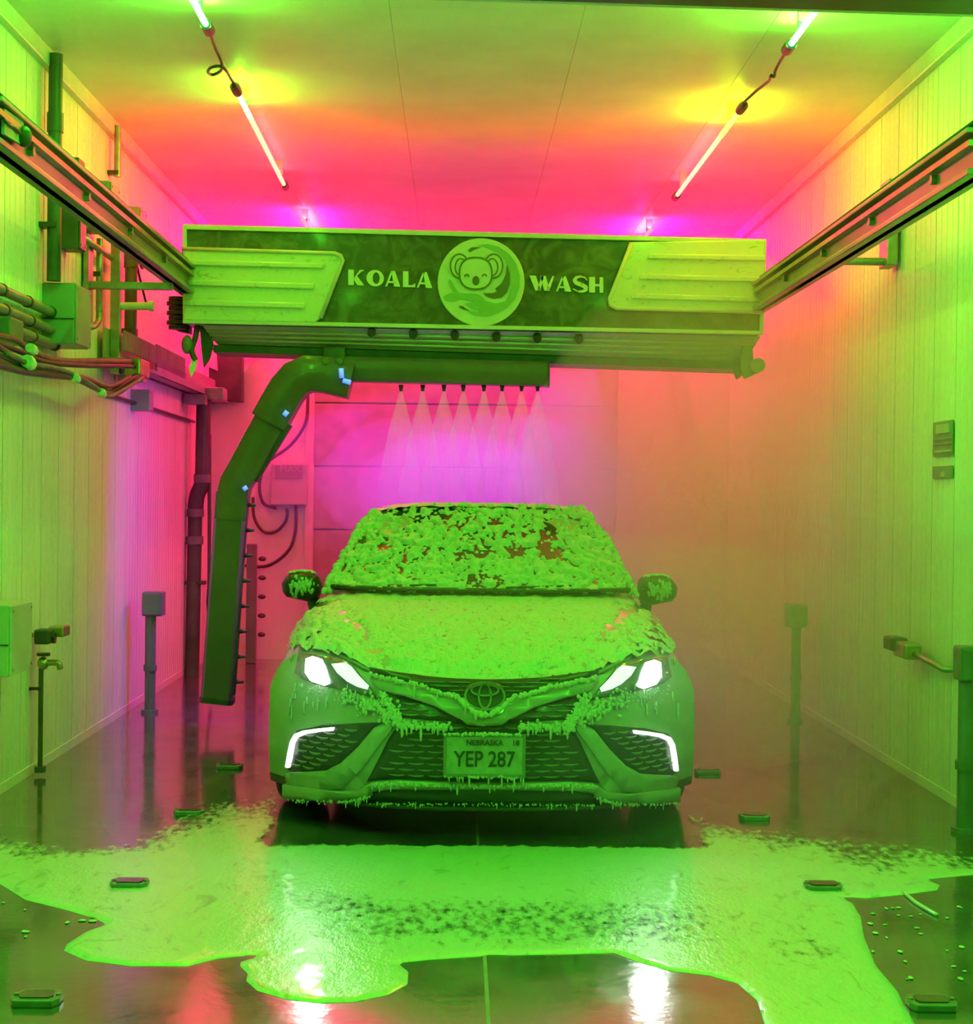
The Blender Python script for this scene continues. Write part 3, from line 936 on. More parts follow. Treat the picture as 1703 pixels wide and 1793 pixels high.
build('tray_bracket', G().box((tx - .05, 10.3, zt0 - .05), (.16, .12, .08)), M_STEEL, tray)
wbox('sensor_block', 262, 269, 682, 719, .13, M_BOX, 'small dark block under the cable tray', lid=False)
cable('thin_line', [Vector((XL + .03, 9.9, 2.08)), Vector((XL + .03, 11.5, 2.07)), Vector((XL + .03, 13.2, 2.06))], .012, M_DARK, 'thin dark line running along the left wall below the tray')

# hose bundle draped from the left edge
HB = [((0, 588), (28, 596), (60, 618), (110, 632), (180, 632), (250, 634)), ((0, 602), (40, 618), (80, 634), (150, 640), (215, 641), (252, 642)),
      ((0, 612), (30, 630), (70, 642), (110, 652), (150, 668), (190, 688), (215, 672), (245, 655)), ((0, 622), (40, 640), (90, 650), (135, 664), (175, 684), (200, 690), (230, 672), (252, 655)),
      ((0, 632), (30, 646), (70, 652), (110, 655), (150, 662), (185, 676), (205, 672), (226, 660)), ((0, 640), (40, 650), (85, 656), (125, 660)),
      ((10, 618), (50, 636), (95, 644), (130, 656), (165, 676), (188, 694), (215, 683), (250, 661))]
HM = [M_HOSE2, M_HOSE, M_HOSE, M_HOSE3, M_HOSE2, M_HOSE, M_HOSE3]
HL = ['reddish hose, topmost of the hoses draped along the left wall', 'black hose just under the topmost reddish hose', 'black hose sagging lowest in the bundle on the left wall', 'grey hose sagging with the black one in the bundle',
      'dull red hose in the middle of the sagging bundle', 'short black hose ending early in the bundle', 'thin grey hose along the bottom of the bundle']
for k, pts in enumerate(HB):
    pp = [atx(x, y, XL + .20 + .012 * k) for x, y in pts]
    if pts[0][0] == 0:
        pp = [pp[0] + (pp[0] - pp[1]) * 1.5] + pp
    o = cable('water_hose', pp, (.016, .014, .020, .016, .013, .018, .012)[k], HM[k], HL[k], 'hose')
    o['group'] = 'hoses on the left wall'
for k, (x, y, nm) in enumerate(((50, 635, 'large pale hose fitting on the bundle near the picture edge'), (56, 612, 'small pale fitting above the large one on the upper hose'), (178, 688, 'pale fitting at the lowest sag of the hose bundle'), (132, 662, 'pale fitting halfway along the sagging hoses'))):
    c = atx(x, y, XL + .28)
    r_ = .030 if k == 0 else .022
    g = G().tube([c + Vector((0, -.035, .005)), c + Vector((0, .035, -.005))], r_, 8)
    g.ell(c, (r_ * 1.15, r_ * 1.3, r_ * 1.15), 10, 6)
    tag(build('hose_fitting', g, M_WHITEP, None, smooth='angle'), nm, 'fitting', 'hose fittings')
c = atx(240, 645, XL + .2)
cl_ = build('hose_clamp_block', G().box(tuple(c), (.10, .30, .11)), M_BRASS, None, bevel=.012)
tag(cl_, 'brassy clamp block gripping the hoses below the tray', 'clamp')
cl2 = build('duct_block', G().box(tuple(atx(8, 580, XL + .08)), (.12, .22, .12)), M_GPIPE, None, bevel=.01)
tag(cl2, 'dark ribbed block at the left picture edge under the conduits', 'block')

# low fittings on the left wall
root = empty('photo_eye', atx(85, 1112, XL + .1), 'small photo-eye sensor on a stub beside the pale cabinet', 'sensor')
p = atx(72, 1112, XL + .05)
build('arm', G().tube([Vector((XL, p.y, p.z)), p, p + Vector((.05, .05, 0))], .012, 8), M_STEEL, root, smooth=True)
c = atx(78, 1114, XL + .1)
build('body', G().box(tuple(c), (.08, .12, .075)), M_DARK, root, bevel=.01)
build('hood', G().box(tuple(c + Vector((.05, .10, .02))), (.08, .14, .055)), M_BRASS, root, bevel=.008)
build('lens', G().tube([c + Vector((.04, 0, -.01)), c + Vector((.055, 0, -.01))], .028, 12), M_GLASS, root, smooth='angle')
a, b = vspan(71, 1165, 1352, XL + .06)
root = empty('hose_bib', b, 'garden tap on a thin dark standpipe low on the left wall', 'tap')
build('standpipe', G().tube([b, a], .013, 10), M_PIPE, root, smooth='angle')
build('valve', G().ell(a + Vector((0.01, 0, .01)), (.03, .03, .035), 12, 8), M_BRASS, root, smooth=True)
build('handle', G().tube([a + Vector((.012, 0, .05)), a + Vector((.012, 0, .065))], .035, 12), M_DARK, root, smooth='angle')
build('stem', G().tube([a + Vector((.012, 0, .02)), a + Vector((.012, 0, .055))], .008, 8), M_BRASS, root)
build('spout', G().tube(smooth_path([a + Vector((.01, 0, .01)), a + Vector((.06, 0, .015)), a + Vector((.09, 0, .01)), a + Vector((.10, 0, -.02))]), .016, 10), M_BRASS, root, smooth=True)
build('clamp', G().box(((a.x + XL) / 2, a.y, a.z - .12), (.07, .03, .015)), M_DARK, root)
build('foot', G().tube([b, b + Vector((0, 0, .03))], .03, 10), M_PIPE, root)


def post_box(name, px, bx0, bx1, by0, by1, ybot, X, r, m, label):
    a, b = vspan(px, by1 - 5, ybot, X)
    b.z = 0.0
    root = empty(name, b, label, 'post')
    build('post', G().tube([b, a], r, 14), m, root, smooth='angle')
    k = a.y / FPX
    c = at((bx0 + bx1) / 2, (by0 + by1) / 2, a.y)
    wdt, hgt = (bx1 - bx0) * k, (by1 - by0) * k
    build('box', G().box(tuple(c), (wdt, .12, hgt)), m, root, bevel=.01)
    build('box_cover', G().box(tuple(c + Vector((0, -.065, 0))), (wdt - .02, .012, hgt - .02)), m, root, bevel=.004)
    build('collar', G().tube([(b.x, b.y, .28), (b.x, b.y, .32)], r * 1.25, 14), m, root, smooth='angle')
    build('foot', G().tube([(b.x, b.y, 0), (b.x, b.y, .02)], r * 1.6, 14), m, root, smooth='angle')
    return root


post_box('sensor_post', 263, 251, 287, 1036, 1078, 1231, XL + .16, .036, M_GPIPE, 'grey sensor post with a box head beside the left wall')
post_box('sensor_post', 1393, 1375, 1411, 1058, 1098, 1247, XR - .16, .032, M_GPIPE, 'far sensor post faintly seen through mist on the right')
post_box('sensor_post', 1692, 1674, 1714, 1131, 1192, 1410, XR - .14, .040, M_GPIPE, 'near sensor post with a box head at the right picture edge')
root = empty('photo_eye', atx(1588, 1140, XR - .12), 'photo-eye sensor on a sloping stub on the right wall', 'sensor')
c = atx(1588, 1138, XR - .12)
build('body', G().box(tuple(c), (.09, .22, .08)), M_BRASS, root, bevel=.012)
build('hood', G().box(tuple(c + Vector((-.02, .15, .02))), (.09, .16, .07)), M_DARK, root, bevel=.012)
build('arm', G().tube([c, atx(1620, 1155, XR - .10), atx(1652, 1172, XR - .06), atx(1652, 1172, XR - .06) + Vector((.06, -.03, 0))], .016, 8), M_STEEL, root, smooth=True)

# heavy drop pipe in the far left corner, with an offset
Xp = XL + .12
py_ = atx(352, 760, Xp).y
def dp(px, py, dx=0.0):
    return at(px, py, py_) + Vector((dx, 0, 0))
root = empty('drop_pipe', dp(336, 1185), 'heavy dark drop pipe with an offset in the far left corner', 'pipe')
build('upper_run', G().tube([dp(357, 690), dp(354, 835)], .060, 14), M_PIPE, root, smooth='angle')
build('offset_bend', G().tube(smooth_path([dp(354, 830), dp(353, 848), dp(345, 868), dp(342, 890)]), .064, 14), M_PIPE, root, smooth='angle')
build('lower_run', G().tube([dp(342, 880), dp(336, 1184)], .058, 14), M_PIPE, root, smooth='angle')
for (x, y) in ((354, 838), (342, 898), (341, 946)):
    build('collar', G().tube([dp(x, y - 7), dp(x, y + 7)], .070, 14), M_GPIPE, root, smooth='angle')
build('head_plate', G().box(tuple(dp(358, 690, .06)), (.22, .20, .10)), M_STEEL, root, bevel=.01)
build('clamp', G().box(tuple(dp(338, 1020, .02)), (.16, .10, .03)), M_DARK, root)
cable('slim_pipe', [dp(362, 760, .02), dp(362, 1000, .02), dp(360, 1060, .02), dp(366, 1120, .02)], .015, M_PIPE, 'slim pipe running beside the heavy drop pipe', 'pipe')
vpipe('slim_conduit', 399, 640, 1180, XL + .13, .010, M_PIPE, 'hair-thin conduit on the wall behind the spray arm', seg=8)

# back wall equipment
def bq(px, py, dy=0.0):
    p = at(px, py, YB)
    return Vector((p.x, YB - dy, p.z))


root = empty('control_cabinet', bq(388, 710, .1), 'dark cabinet with a bright slot on the far wall under the gantry', 'cabinet')
build('body', G().prism([bq(352, 612, .16), bq(428, 612, .16), bq(428, 706, .16), bq(352, 700, .16)], (0, .14, 0)), M_PIPE, root, bevel=.01)
build('slot', G().prism([bq(369, 612, .17), bq(384, 620, .17), bq(386, 652, .17), bq(370, 645, .17)], (0, .012, 0)), M_WHITEP, root)
root = empty('dispenser_box', bq(514, 880, .1), 'pale box with a dark name plate on the far wall, cables looping round it', 'box')
build('body', G().prism([bq(478, 812, .12), bq(541, 812, .12), bq(539, 884, .12), bq(476, 884, .12)], (0, .11, 0)), M_LBOX, root, bevel=.01)
npl = build('name_plate', G().prism([bq(484, 815, .128), bq(532, 815, .128), bq(532, 838, .128), bq(484, 838, .128)], (0, .008, 0)), M_SIGN, root)


def text_mesh(body, size, m, parent, origin, name='lettering', off=0.0, sx=1.0, bold=0.0):
    cu = bpy.data.curves.new('tmp_text', 'FONT')
    cu.body = body
    cu.size = size
    cu.align_x = 'CENTER'
    cu.align_y = 'CENTER'
    cu.extrude = .0015
    cu.offset = bold
    to = bpy.data.objects.new('tmp_text', cu)
    COL.objects.link(to)
    dg = bpy.context.evaluated_depsgraph_get()
    me = bpy.data.meshes.new_from_object(to.evaluated_get(dg))
    bpy.data.objects.remove(to)
    o = bpy.data.objects.new(name, me)
    me.materials.clear()
    me.materials.append(m)
    COL.objects.link(o)
    o.parent = parent
    o.rotation_euler = (math.pi / 2, 0, 0)
    o.scale = (sx, 1, 1)
    o.location = Vector(origin) - ORIG[parent.name]
    return o


text_mesh('C MAXX', .085, M_SIGNL, npl, bq(508, 822, .131))
cable('loop_cable', [bq(540, 690, .05), bq(536, 740, .06), bq(510, 780, .07), bq(470, 810, .07), bq(456, 845, .07), bq(462, 880, .07), bq(485, 890, .07)], .014, M_PIPE, 'cable curving down the far wall to the pale box')
cable('loop_cable', [bq(444, 870, .05), bq(446, 905, .05), bq(462, 930, .05), bq(485, 930, .05), bq(502, 910, .05), bq(503, 890, .05)], .014, M_PIPE, 'cable hanging in a deep loop below the pale box')
cable('loop_cable', [bq(519, 880, .05), bq(518, 930, .05), bq(505, 965, .05), bq(470, 990, .05), bq(430, 990, .05)], .014, M_PIPE, 'cable sweeping from the pale box to the knobbed post')
pb = bq(450, 950, .35); p0 = bq(450, 1150, .35)
root = empty('guide_post', Vector((pb.x, pb.y, 0)), 'slim post with knobs along one side by the far wall', 'post')
build('post', G().box((pb.x, pb.y, pb.z / 2), (.085, .085, pb.z)), M_GPIPE, root, bevel=.01)
for k in range(5):
    build('knob', G().ell((pb.x + .09, pb.y, .25 + k * .165), (.035, .03, .022), 10, 6), M_PIPE, root, smooth=True)

# right wall: two placards and a rail stay
root = empty('wall_sign', atx(1650, 770, XR - .01), 'framed grey instruction sign, upper of two on the right wall', 'sign')
def rq(px, py, d=.012):
    return atx(px, py, XR - d)
def rsign(name, x0, x1, y0, y1, m, par, d=.012):
    a, b = rq(x0, y1, d), rq(x1, y0, d)
    return build(name, G().box((XR - d, (a.y + b.y) / 2, (a.z + b.z) / 2), (.008, abs(a.y - b.y), abs(b.z - a.z))), m, par)
sg = rsign('board', 1634, 1668, 735, 800, M_SIGN, root)
rsign('print', 1639, 1662, 741, 760, M_SIGNL, root, .018)
for (ya, yb) in ((768, 771), (777, 780), (787, 793)):
    rsign('print', 1637, 1665, ya, yb, M_SIGNL, root, .018)
root = empty('wall_sign', atx(1650, 830, XR - .01), 'small dark square sign, lower of two on the right wall', 'sign')
rsign('board', 1633, 1667, 815, 838, M_SIGN, root)
rsign('print', 1647, 1653, 826, 835, M_SIGNL, root, .018)
a, b = vspan(1556, 318, 468, XR - .05)
root = empty('rail_stay', b, 'dark wall stay holding the right rail', 'bracket')
build('plate', G().box(tuple((a + b) / 2), (.06, .18, a.z - b.z)), M_STEEL, root, bevel=.006)
q = at(1455, 462, b.y)
build('arm', G().tube([b + Vector((0, 0, .03)), Vector((XRR, b.y, b.z + .03))], .022, 10), M_STEEL, root, smooth='angle')

# ================================================================== CAR
Y0 = 6.75
XC = at(848, 1260, Y0 + .05).x
car = empty('car', (XC, Y0, 0), 'grey sedan covered in soap foam facing the camera with headlights on', 'car')
ORIG['car'] = Vector((0, 0, 0))     # car parts are written in car coordinates
CO = Vector((XC, Y0, 0))


def plan(x):
    return .55 * (abs(x) / .975) ** 3


PZ = ([.10, .2, .3, .45, .55, .65, .70, .78, .9], [.09, .05, .01, 0, .02, .075, .115, .17, .26])


def F(x, z):
    return plan(x) + float(np.interp(z, PZ[0], PZ[1]))


def C(px, py):
    Y = Y0 + .2
    for _ in range(8):
        p = at(px, py, Y)
        Y = Y0 + F(min(abs(p.x - XC), 1.0), p.z)
    return (p.x - XC, p.z)


# ---- main hull
ys = [.12, .25, .38, .50, .62, .80, 1.1, 1.35, 1.6, 2.4, 3.4, 4.0, 4.5, 4.85]
Ws = [.56, .73, .835, .905, .945, .968, .975, .975, .975, .975, .975, .96, .90, .76]
zs = [.655, .735, .785, .822, .848, .885, .93, .962, .98, .985, .99, 1.03, 1.02, .98]


def section(y):
    W = float(np.interp(y, ys, Ws)); zc = float(np.interp(y, ys, zs))
    return [(0, zc), (.30 * W, zc - .004), (.55 * W, zc - .014), (.74 * W, zc - .03), (.83 * W, zc - .052), (.90 * W, zc - .10), (.955 * W, zc - .165), (.985 * W, zc - .24), (.995 * W, zc - .33),
            (W, .45), (W, .32), (.985 * W, .215), (.93 * W, .18), (0, .18)]


def topz(x, y):
    s = section(y)
    return float(np.interp(abs(x), [p[0] for p in s[:9]], [p[1] for p in s[:9]]))


g = G()
yy = list(np.linspace(.12, .9, 22)) + list(np.linspace(1.0, 4.85, 30))
n = None
vs = []
for y in yy:
    s = section(y)
    loop = s + [(-x, z) for (x, z) in reversed(s[1:-1])]
    n = len(loop)
    vs += [(x, y, z) for x, z in loop]
fs = []
for i in range(len(yy) - 1):
    for j in range(n):
        fs.append((i * n + j, i * n + (j + 1) % n, (i + 1) * n + (j + 1) % n, (i + 1) * n + j))
fs += [tuple(range(n)), tuple(range((len(yy) - 1) * n, len(yy) * n))]
g.add(vs, fs)
body = build('body_shell', g, M_PAINT, car, smooth='angle')

# ---- front bumper skin
g = G()
NX, NZ = 64, 26
vs = []
for i in range(NX + 1):
    x = -.972 + 1.944 * i / NX
    zt_ = float(np.interp(abs(x), [0, .5, .7, .85, .93, .972], [.675, .70, .74, .75, .70, .60]))
    for j in range(NZ + 1):
        z = .195 + (zt_ - .195) * j / NZ
        vs.append((x, F(x, z), z))
fs = [(i * (NZ + 1) + j, (i + 1) * (NZ + 1) + j, (i + 1) * (NZ + 1) + j + 1, i * (NZ + 1) + j + 1) for i in range(NX) for j in range(NZ)]
g.add(vs, fs)
build('bumper', g, M_PAINT, car, smooth=True)
# lower chin of the bumper turning under
g = G()
vs = []
for i in range(NX + 1):
    x = -.972 + 1.944 * i / NX
    vs += [(x, F(x, .2), .198), (x, F(x, .2) + .03, .155), (x, F(x, .2) + .25, .15)]
fs = [(i * 3 + j, (i + 1) * 3 + j, (i + 1) * 3 + j + 1, i * 3 + j + 1) for i in range(NX) for j in range(2)]
g.add(vs, fs)
build('chin', g, M_PAINTD, car, smooth=True)


def mirror_pts(pts):
    return [(-x, z) for x, z in reversed(pts)]


def panel(name, pts, off, m, thick=.012, parent=None, step=.045, smooth=True):
    """a plate cut to the outline pts (x,z), laid on the front surface of the car, proud by off"""
    bm = bmesh.new()
    vv = [bm.verts.new((x, 0, z)) for x, z in pts]
    bm.faces.new(vv)
    x0, x1 = min(p[0] for p in pts), max(p[0] for p in pts)
    z0, z1 = min(p[1] for p in pts), max(p[1] for p in pts)
    k = math.ceil(x0 / step)
    while k * step < x1:
        bmesh.ops.bisect_plane(bm, geom=bm.verts[:] + bm.edges[:] + bm.faces[:], plane_co=(k * step, 0, 0), plane_no=(1, 0, 0)); k += 1
    k = math.ceil(z0 / step)
    while k * step < z1:
        bmesh.ops.bisect_plane(bm, geom=bm.verts[:] + bm.edges[:] + bm.faces[:], plane_co=(0, 0, k * step), plane_no=(0, 0, 1)); k += 1
    for v in bm.verts:
        v.co.y = F(v.co.x, v.co.z) - off
    me = bpy.data.meshes.new(name)
    bmesh.ops.recalc_face_normals(bm, faces=bm.faces)
    for f in bm.faces:
        if f.normal.y > 0:
            f.normal_flip()
    bm.to_mesh(me)
    bm.free()
    me.materials.append(m)
    o = bpy.data.objects.new(name, me)
    s = o.modifiers.new('solid', 'SOLIDIFY')
    s.thickness = thick
    s.offset = -1
    COL.objects.link(o)
    o.parent = parent or car
    ORIG[o.name] = ORIG['car']
    if smooth:
        me.shade_smooth()
        me.set_sharp_from_angle(angle=math.radians(35))
    return o


def inside(x, z, poly):
    r = False
    j = len(poly) - 1
    for i in range(len(poly)):
        xi, zi = poly[i]; xj, zj = poly[j]
        if (zi > z) != (zj > z) and x < (xj - xi) * (z - zi) / (zj - zi + 1e-12) + xi:
            r = not r
        j = i
    return r


def T2(pts):        # crop of the photograph -> outline on the car front (left half)
    return [C(470 + u / 4.482, 1100 + v / 4.482) for u, v in pts]


def sym(pts):       # left half outline from centre to centre -> whole outline
    return pts + mirror_pts(pts)


def bars(parent, poly, dz, w_, off, arc, m, name='slat', h=.012):
    x0, x1 = min(p[0] for p in poly), max(p[0] for p in poly)
    z0, z1 = min(p[1] for p in poly), max(p[1] for p in poly)
    row = 0
    z = z0 + dz * .6
    while z < z1:
        x = x0 + (w_ / 2 if row % 2 else 0) + w_ * .1
        while x < x1:
            if all(inside(q, z + s, poly) for q in (x - w_ * .40, x + w_ * .40) for s in (-h, h)):
                g = G()
                vs = []
                for k in range(5):
                    t = k / 4 - .5
                    xx = x + t * w_ * .84
                    zc = z - arc * (.25 - t * t) * 4
                    hh = h * (.45 + 2.2 * (.25 - t * t))
                    yb = F(xx, zc)
                    vs += [(xx, yb - off, zc - hh / 2), (xx, yb - off - .008, zc + hh * .1), (xx, yb - off, zc + hh / 2)]
                fs = [(k * 3 + j, (k + 1) * 3 + j, (k + 1) * 3 + j + 1, k * 3 + j + 1) for k in range(4) for j in range(2)]
                g.add(vs, fs)
                build(name, g, m, parent, smooth=True)
            x += w_
        z += dz
        row += 1


# hood-line slot, winged bar, lower grille
half_slot = T2([(790, 303), (1000, 340), (1250, 375), (1480, 393), (1703, 400)])
half_wing_top = T2([(800, 345), (1000, 400), (1200, 440), (1350, 500), (1470, 522), (1550, 592), (1620, 650), (1703, 667)])
half_wing_bot = T2([(1703, 760), (1560, 748), (1500, 700), (1400, 645), (1300, 592), (1050, 512), (880, 470), (800, 400)])
up = sym([half_slot[0]] + [half_slot[1], half_slot[2], half_slot[3], half_slot[4]] + []) 
upper = half_slot + mirror_pts(half_slot[:-1]) + [(-x, z) for x, z in half_wing_top] + list(reversed(half_wing_top[:-1]))
gu = panel('upper_grille', upper, .004, M_PAINTD)
gu['label'] = 'dark slot between hood and winged bar'
bars(gu, upper, .016, .11, .006, .0, M_SLAT, 'slat', .006)
wing = half_wing_top + [(-x, z) for x, z in reversed(half_wing_top[:-1])] + [(-x, z) for x, z in reversed(half_wing_bot)] + half_wing_bot
wing = [p for i, p in enumerate(wing) if i == 0 or (abs(p[0] - wing[i - 1][0]) + abs(p[1] - wing[i - 1][1])) > 1e-4]
panel('grille_bar', wing, .035, M_PAINT, .03)
fo = list(half_wing_top)
# wing-shaped dark grille below the bar
lg = T2([(870, 548), (905, 480), (1050, 514), (1300, 594), (1500, 702), (1560, 750), (1460, 730), (1250, 718), (1060, 700), (960, 640)])
for pts in (lg, mirror_pts(lg)):
    q = panel('side_grille', pts, .006, M_PAINTD)
    bars(q, pts, .022, .085, .008, .004, M_SLAT, 'slat', .009)
# oval emblem on the bar
def oval(cx, cz, rx, rz, n=32):
    return [(cx + rx * math.cos(2 * math.pi * k / n), cz + rz * math.sin(2 * math.pi * k / n)) for k in range(n)]


ex, ez = C(852, 1217)
ex = 0.0
eb = panel('brand_emblem', oval(0, ez, .092, .062), .022, M_PAINTD, .02, step=.02)
def oring(cx, cz, rx, rz, w_, off, name):
    o = oval(cx, cz, rx, rz); i = oval(cx, cz, rx - w_, rz - w_)
    yv = lambda x, z: F(0, z) - off
    build(name, G().ring([Vector((x, yv(x, z), z)) for x, z in o], [Vector((x, yv(x, z), z)) for x, z in i], (0, .012, 0)), M_BADGEC, eb, smooth='angle')
oring(0, ez, .088, .058, .009, .036, 'emblem_ring')
oring(0, ez, .030, .052, .008, .036, 'emblem_ring')
oring(0, ez + .024, .062, .026, .008, .036, 'emblem_ring')

# central lower grille
cg = T2([(1703, 735), (1400, 735), (1080, 760), (985, 800), (940, 870), (800, 1150), (770, 1200), (1000, 1192), (1703, 1208)])
cgf = cg[0:8] + [cg[8]] + [(-x, z) for x, z in reversed(cg[:8])]
cgf = [(0.0, cg[0][1])] + cg[1:8] + [(0.0, cg[8][1])] + [(-x, z) for x, z in reversed(cg[1:8])]
gc = panel('lower_grille', cgf, .005, M_PAINTD)
bars(gc, cgf, .026, .082, .007, .004, M_SLAT, 'slat', .009)
# corner ducts
duct = T2([(150, 1110), (165, 980), (185, 860), (230, 800), (420, 760), (700, 742), (900, 736), (825, 775), (700, 925), (560, 1055), (450, 1112), (200, 1124)])
drl = T2([(133, 1085), (150, 980), (172, 880), (205, 825), (270, 798), (400, 780), (505, 770), (495, 797), (410, 806), (290, 825), (225, 850), (197, 895), (180, 985), (160, 1090)])
for pts, dpts in ((duct, drl), (mirror_pts(duct), mirror_pts(drl))):
    q = panel('corner_duct', pts, .005, M_PAINTD)
    bars(q, pts, .024, .066, .007, .006, M_SLAT, 'slat', .011)
    panel('daylight_strip', dpts, .024, M_DRL, .02, q)
# painted blades beside the ducts and dark strips
blade = T2([(935, 742), (985, 720), (960, 790), (905, 862), (820, 975), (700, 1130), (585, 1250), (450, 1268), (150, 1232), (128, 1135), (200, 1126), (450, 1116), (562, 1060), (702, 930), (828, 780)])
for pts in (blade, mirror_pts(blade)):
    panel('bumper_blade', pts, .022, M_PAINT, .02)
lip = T2([(112, 1218), (300, 1245), (560, 1278), (700, 1262), (810, 1206), (1000, 1196), (1703, 1214), (1703, 1252), (900, 1250), (825, 1272), (780, 1322), (600, 1346), (300, 1340), (112, 1328)])
lipf = lip[:6] + [(0, lip[6][1])] + [(-x, z) for x, z in reversed(lip[:6])] + [(-x, z) for x, z in reversed(lip[8:])] + [(0, lip[7][1])] + lip[8:]
panel('splitter', lipf, .034, M_PAINT, .03)
slot = T2([(840, 1285), (1000, 1265), (1703, 1262)])
sl2 = T2([(780, 1350), (1703, 1352)])
slf = slot[:2] + [(0, slot[2][1])] + [(-x, z) for x, z in reversed(slot[:2])] + [(-sl2[0][0], sl2[0][1]), sl2[0]]
panel('air_slot', slf, .008, M_PAINTD)
low = T2([(560, 1345), (1703, 1352), (1703, 1372), (560, 1366)])
panel('lower_edge', [low[0], (-low[0][0], low[0][1]), (-low[3][0], low[3][1]), low[3]], .03, M_PAINTD, .03)

# headlamps
hl = [C(x, y) for x, y in ((523, 1142), (564, 1147), (613, 1158), (627, 1176), (647, 1200), (665, 1222), (631, 1214), (575, 1202), (532, 1190), (515, 1177))]
lens1 = T2([(295, 235), (350, 215), (415, 235), (450, 320), (475, 420), (430, 438), (330, 405), (288, 340)])
lens2 = T2([(495, 275), (610, 262), (655, 300), (710, 365), (785, 440), (770, 468), (690, 445), (610, 405), (540, 345)])
for s in (1, -1):
    def mm(p):
        return p if s > 0 else mirror_pts(p)
    q = panel('headlamp', mm(hl), .012, M_LENS, .02)
    panel('projector', mm(lens1), .026, M_HEADW, .02, q)
    panel('led_module', mm(lens2), .024, emat('led_module_white', (.92, .98, 1.0), .95), .02, q)
    hx, hz = C(553, 1172)
    L = bpy.data.lights.new('lamp', 'SPOT')
    L.energy = P['head']
    L.color = (0.92, 1.0, 0.95)
    L.spot_size = math.radians(110)
    L.spot_blend = .8
    L.shadow_soft_size = .06
    lo = bpy.data.objects.new('lamp', L)
    COL.objects.link(lo)
    lo.parent = q
    lo.location = (hx * s, F(hx, hz) - .07, hz)
    lo.rotation_euler = Vector((0.05 * (-s), -1, -.16)).to_track_quat('-Z', 'Y').to_euler()
    ax, az = C(510, 1150)
    build('side_reflector', G().ell((ax * s, F(ax, az) - .005, az), (.006, .02, .02), 10, 6), M_AMBER, car, smooth=True)

# licence plate
pc = C(853, 1319)
pw, ph = .335, .172
yp = F(0, pc[1]) - .055
pl = build('licence_plate', G().box((0, yp, pc[1]), (pw, .012, ph)), M_PLATE, car, bevel=.008)
r0 = [Vector((x * pw / 2 * 1.03, yp - .010, pc[1] + z * ph / 2 * 1.05)) for x, z in ((-1, -1), (1, -1), (1, 1), (-1, 1))]
r1_ = [Vector((x * pw / 2 * .95, yp - .010, pc[1] + z * ph / 2 * .90)) for x, z in ((-1, -1), (1, -1), (1, 1), (-1, 1))]
build('plate_frame', G().ring(r0, r1_, (0, .014, 0)), M_SLAT, pl, bevel=.003)
text_mesh('YEP 287', .092, M_INK, pl, (0, yp - .008, pc[1] - .018), sx=.82, bold=.0012)
text_mesh('NEBRASKA', .032, M_INK, pl, (0, yp - .008, pc[1] + .053), sx=1.0, bold=.0006)
text_mesh('18', .032, M_INK, pl, (.13, yp - .008, pc[1] + .053), bold=.0006)

# ---- hood panel
def hood_edge_y(x):
    return .105 + .50 * x * x


def hood_half(y):
    return float(np.interp(y, [.1, .23, .40, .7, 1.1, 1.5], [.48, .515, .66, .745, .79, .805]))


def hood_pt(u, v, lift):
    # u -1..1 across, v 0 front..1 rear
    x = u * .80
    for _ in range(6):
        y0_ = hood_edge_y(x)
        y1_ = 1.27 + .30 * (x / .8) ** 2
        y = y0_ + (y1_ - y0_) * v
        x = u * hood_half(y)
    return Vector((x, y, topz(x, y) + lift))


g = G()
nu, nv = 48, 30
vs = [hood_pt(-1 + 2 * i / nu, j / nv, .006) for i in range(nu + 1) for j in range(nv + 1)]
fs = [(i * (nv + 1) + j, (i + 1) * (nv + 1) + j, (i + 1) * (nv + 1) + j + 1, i * (nv + 1) + j + 1) for i in range(nu) for j in range(nv)]
g.add(vs, fs)
hood = build('hood', g, M_PAINT, car, smooth=True, solid=.015)

# ---- cabin (pillars, roof, side glass)
g = G()
lev = [(.93, 1.42, 4.35, .835, .10), (.97, 1.47, 4.25, .818, .11), (1.21, 1.83, 3.80, .718, .16), (1.34, 2.06, 3.50, .648, .19), (1.385, 2.17, 3.35, .610, .20), (1.408, 2.28, 3.2, .56, .22), (1.42, 2.45, 3.0, .40, .2), (1.424, 2.6, 2.8, .15, .1)]
npt = 40
vs = []
for (z, yf, yr, w_, bow) in lev:
    for k in range(npt):
        t = 2 * math.pi * k / npt
        cx, sy = math.cos(t), math.sin(t)
        ex_ = .22
        x = w_ * math.copysign(abs(cx) ** ex_, cx)
        yv = math.copysign(abs(sy) ** ex_, sy)
        ym, yh = (yf + yr) / 2, (yr - yf) / 2
        y = ym + yh * yv
        if yv < 0:
            y -= bow * (1 - (x / w_) ** 2) * (-yv)
        vs.append((x, y, z))
fs = [(a * npt + k, a * npt + (k + 1) % npt, (a + 1) * npt + (k + 1) % npt, (a + 1) * npt + k) for a in range(len(lev) - 1) for k in range(npt)]
fs.append(tuple(range((len(lev) - 1) * npt, len(lev) * npt)))
g.add(vs, fs)
build('cabin', g, M_PAINT, car, smooth=True)


def ws_pt(u, v, lift=0.0):      # windscreen: u -1..1, v 0 bottom..1 top
    xw = .765 + (.585 - .765) * v
    x = u * xw
    yb = 1.27 + .20 * u * u
    yt = 2.02 + .16 * u * u
    y = yb + (yt - yb) * v
    z = .975 + (1.392 - .975) * (v + .06 * v * (1 - v)) - .012 * u * u * v
    nrm_ = Vector((0.15 * u, -.5, .86)).normalized()
    return Vector((x, y - .02, z + .012)) + nrm_ * lift


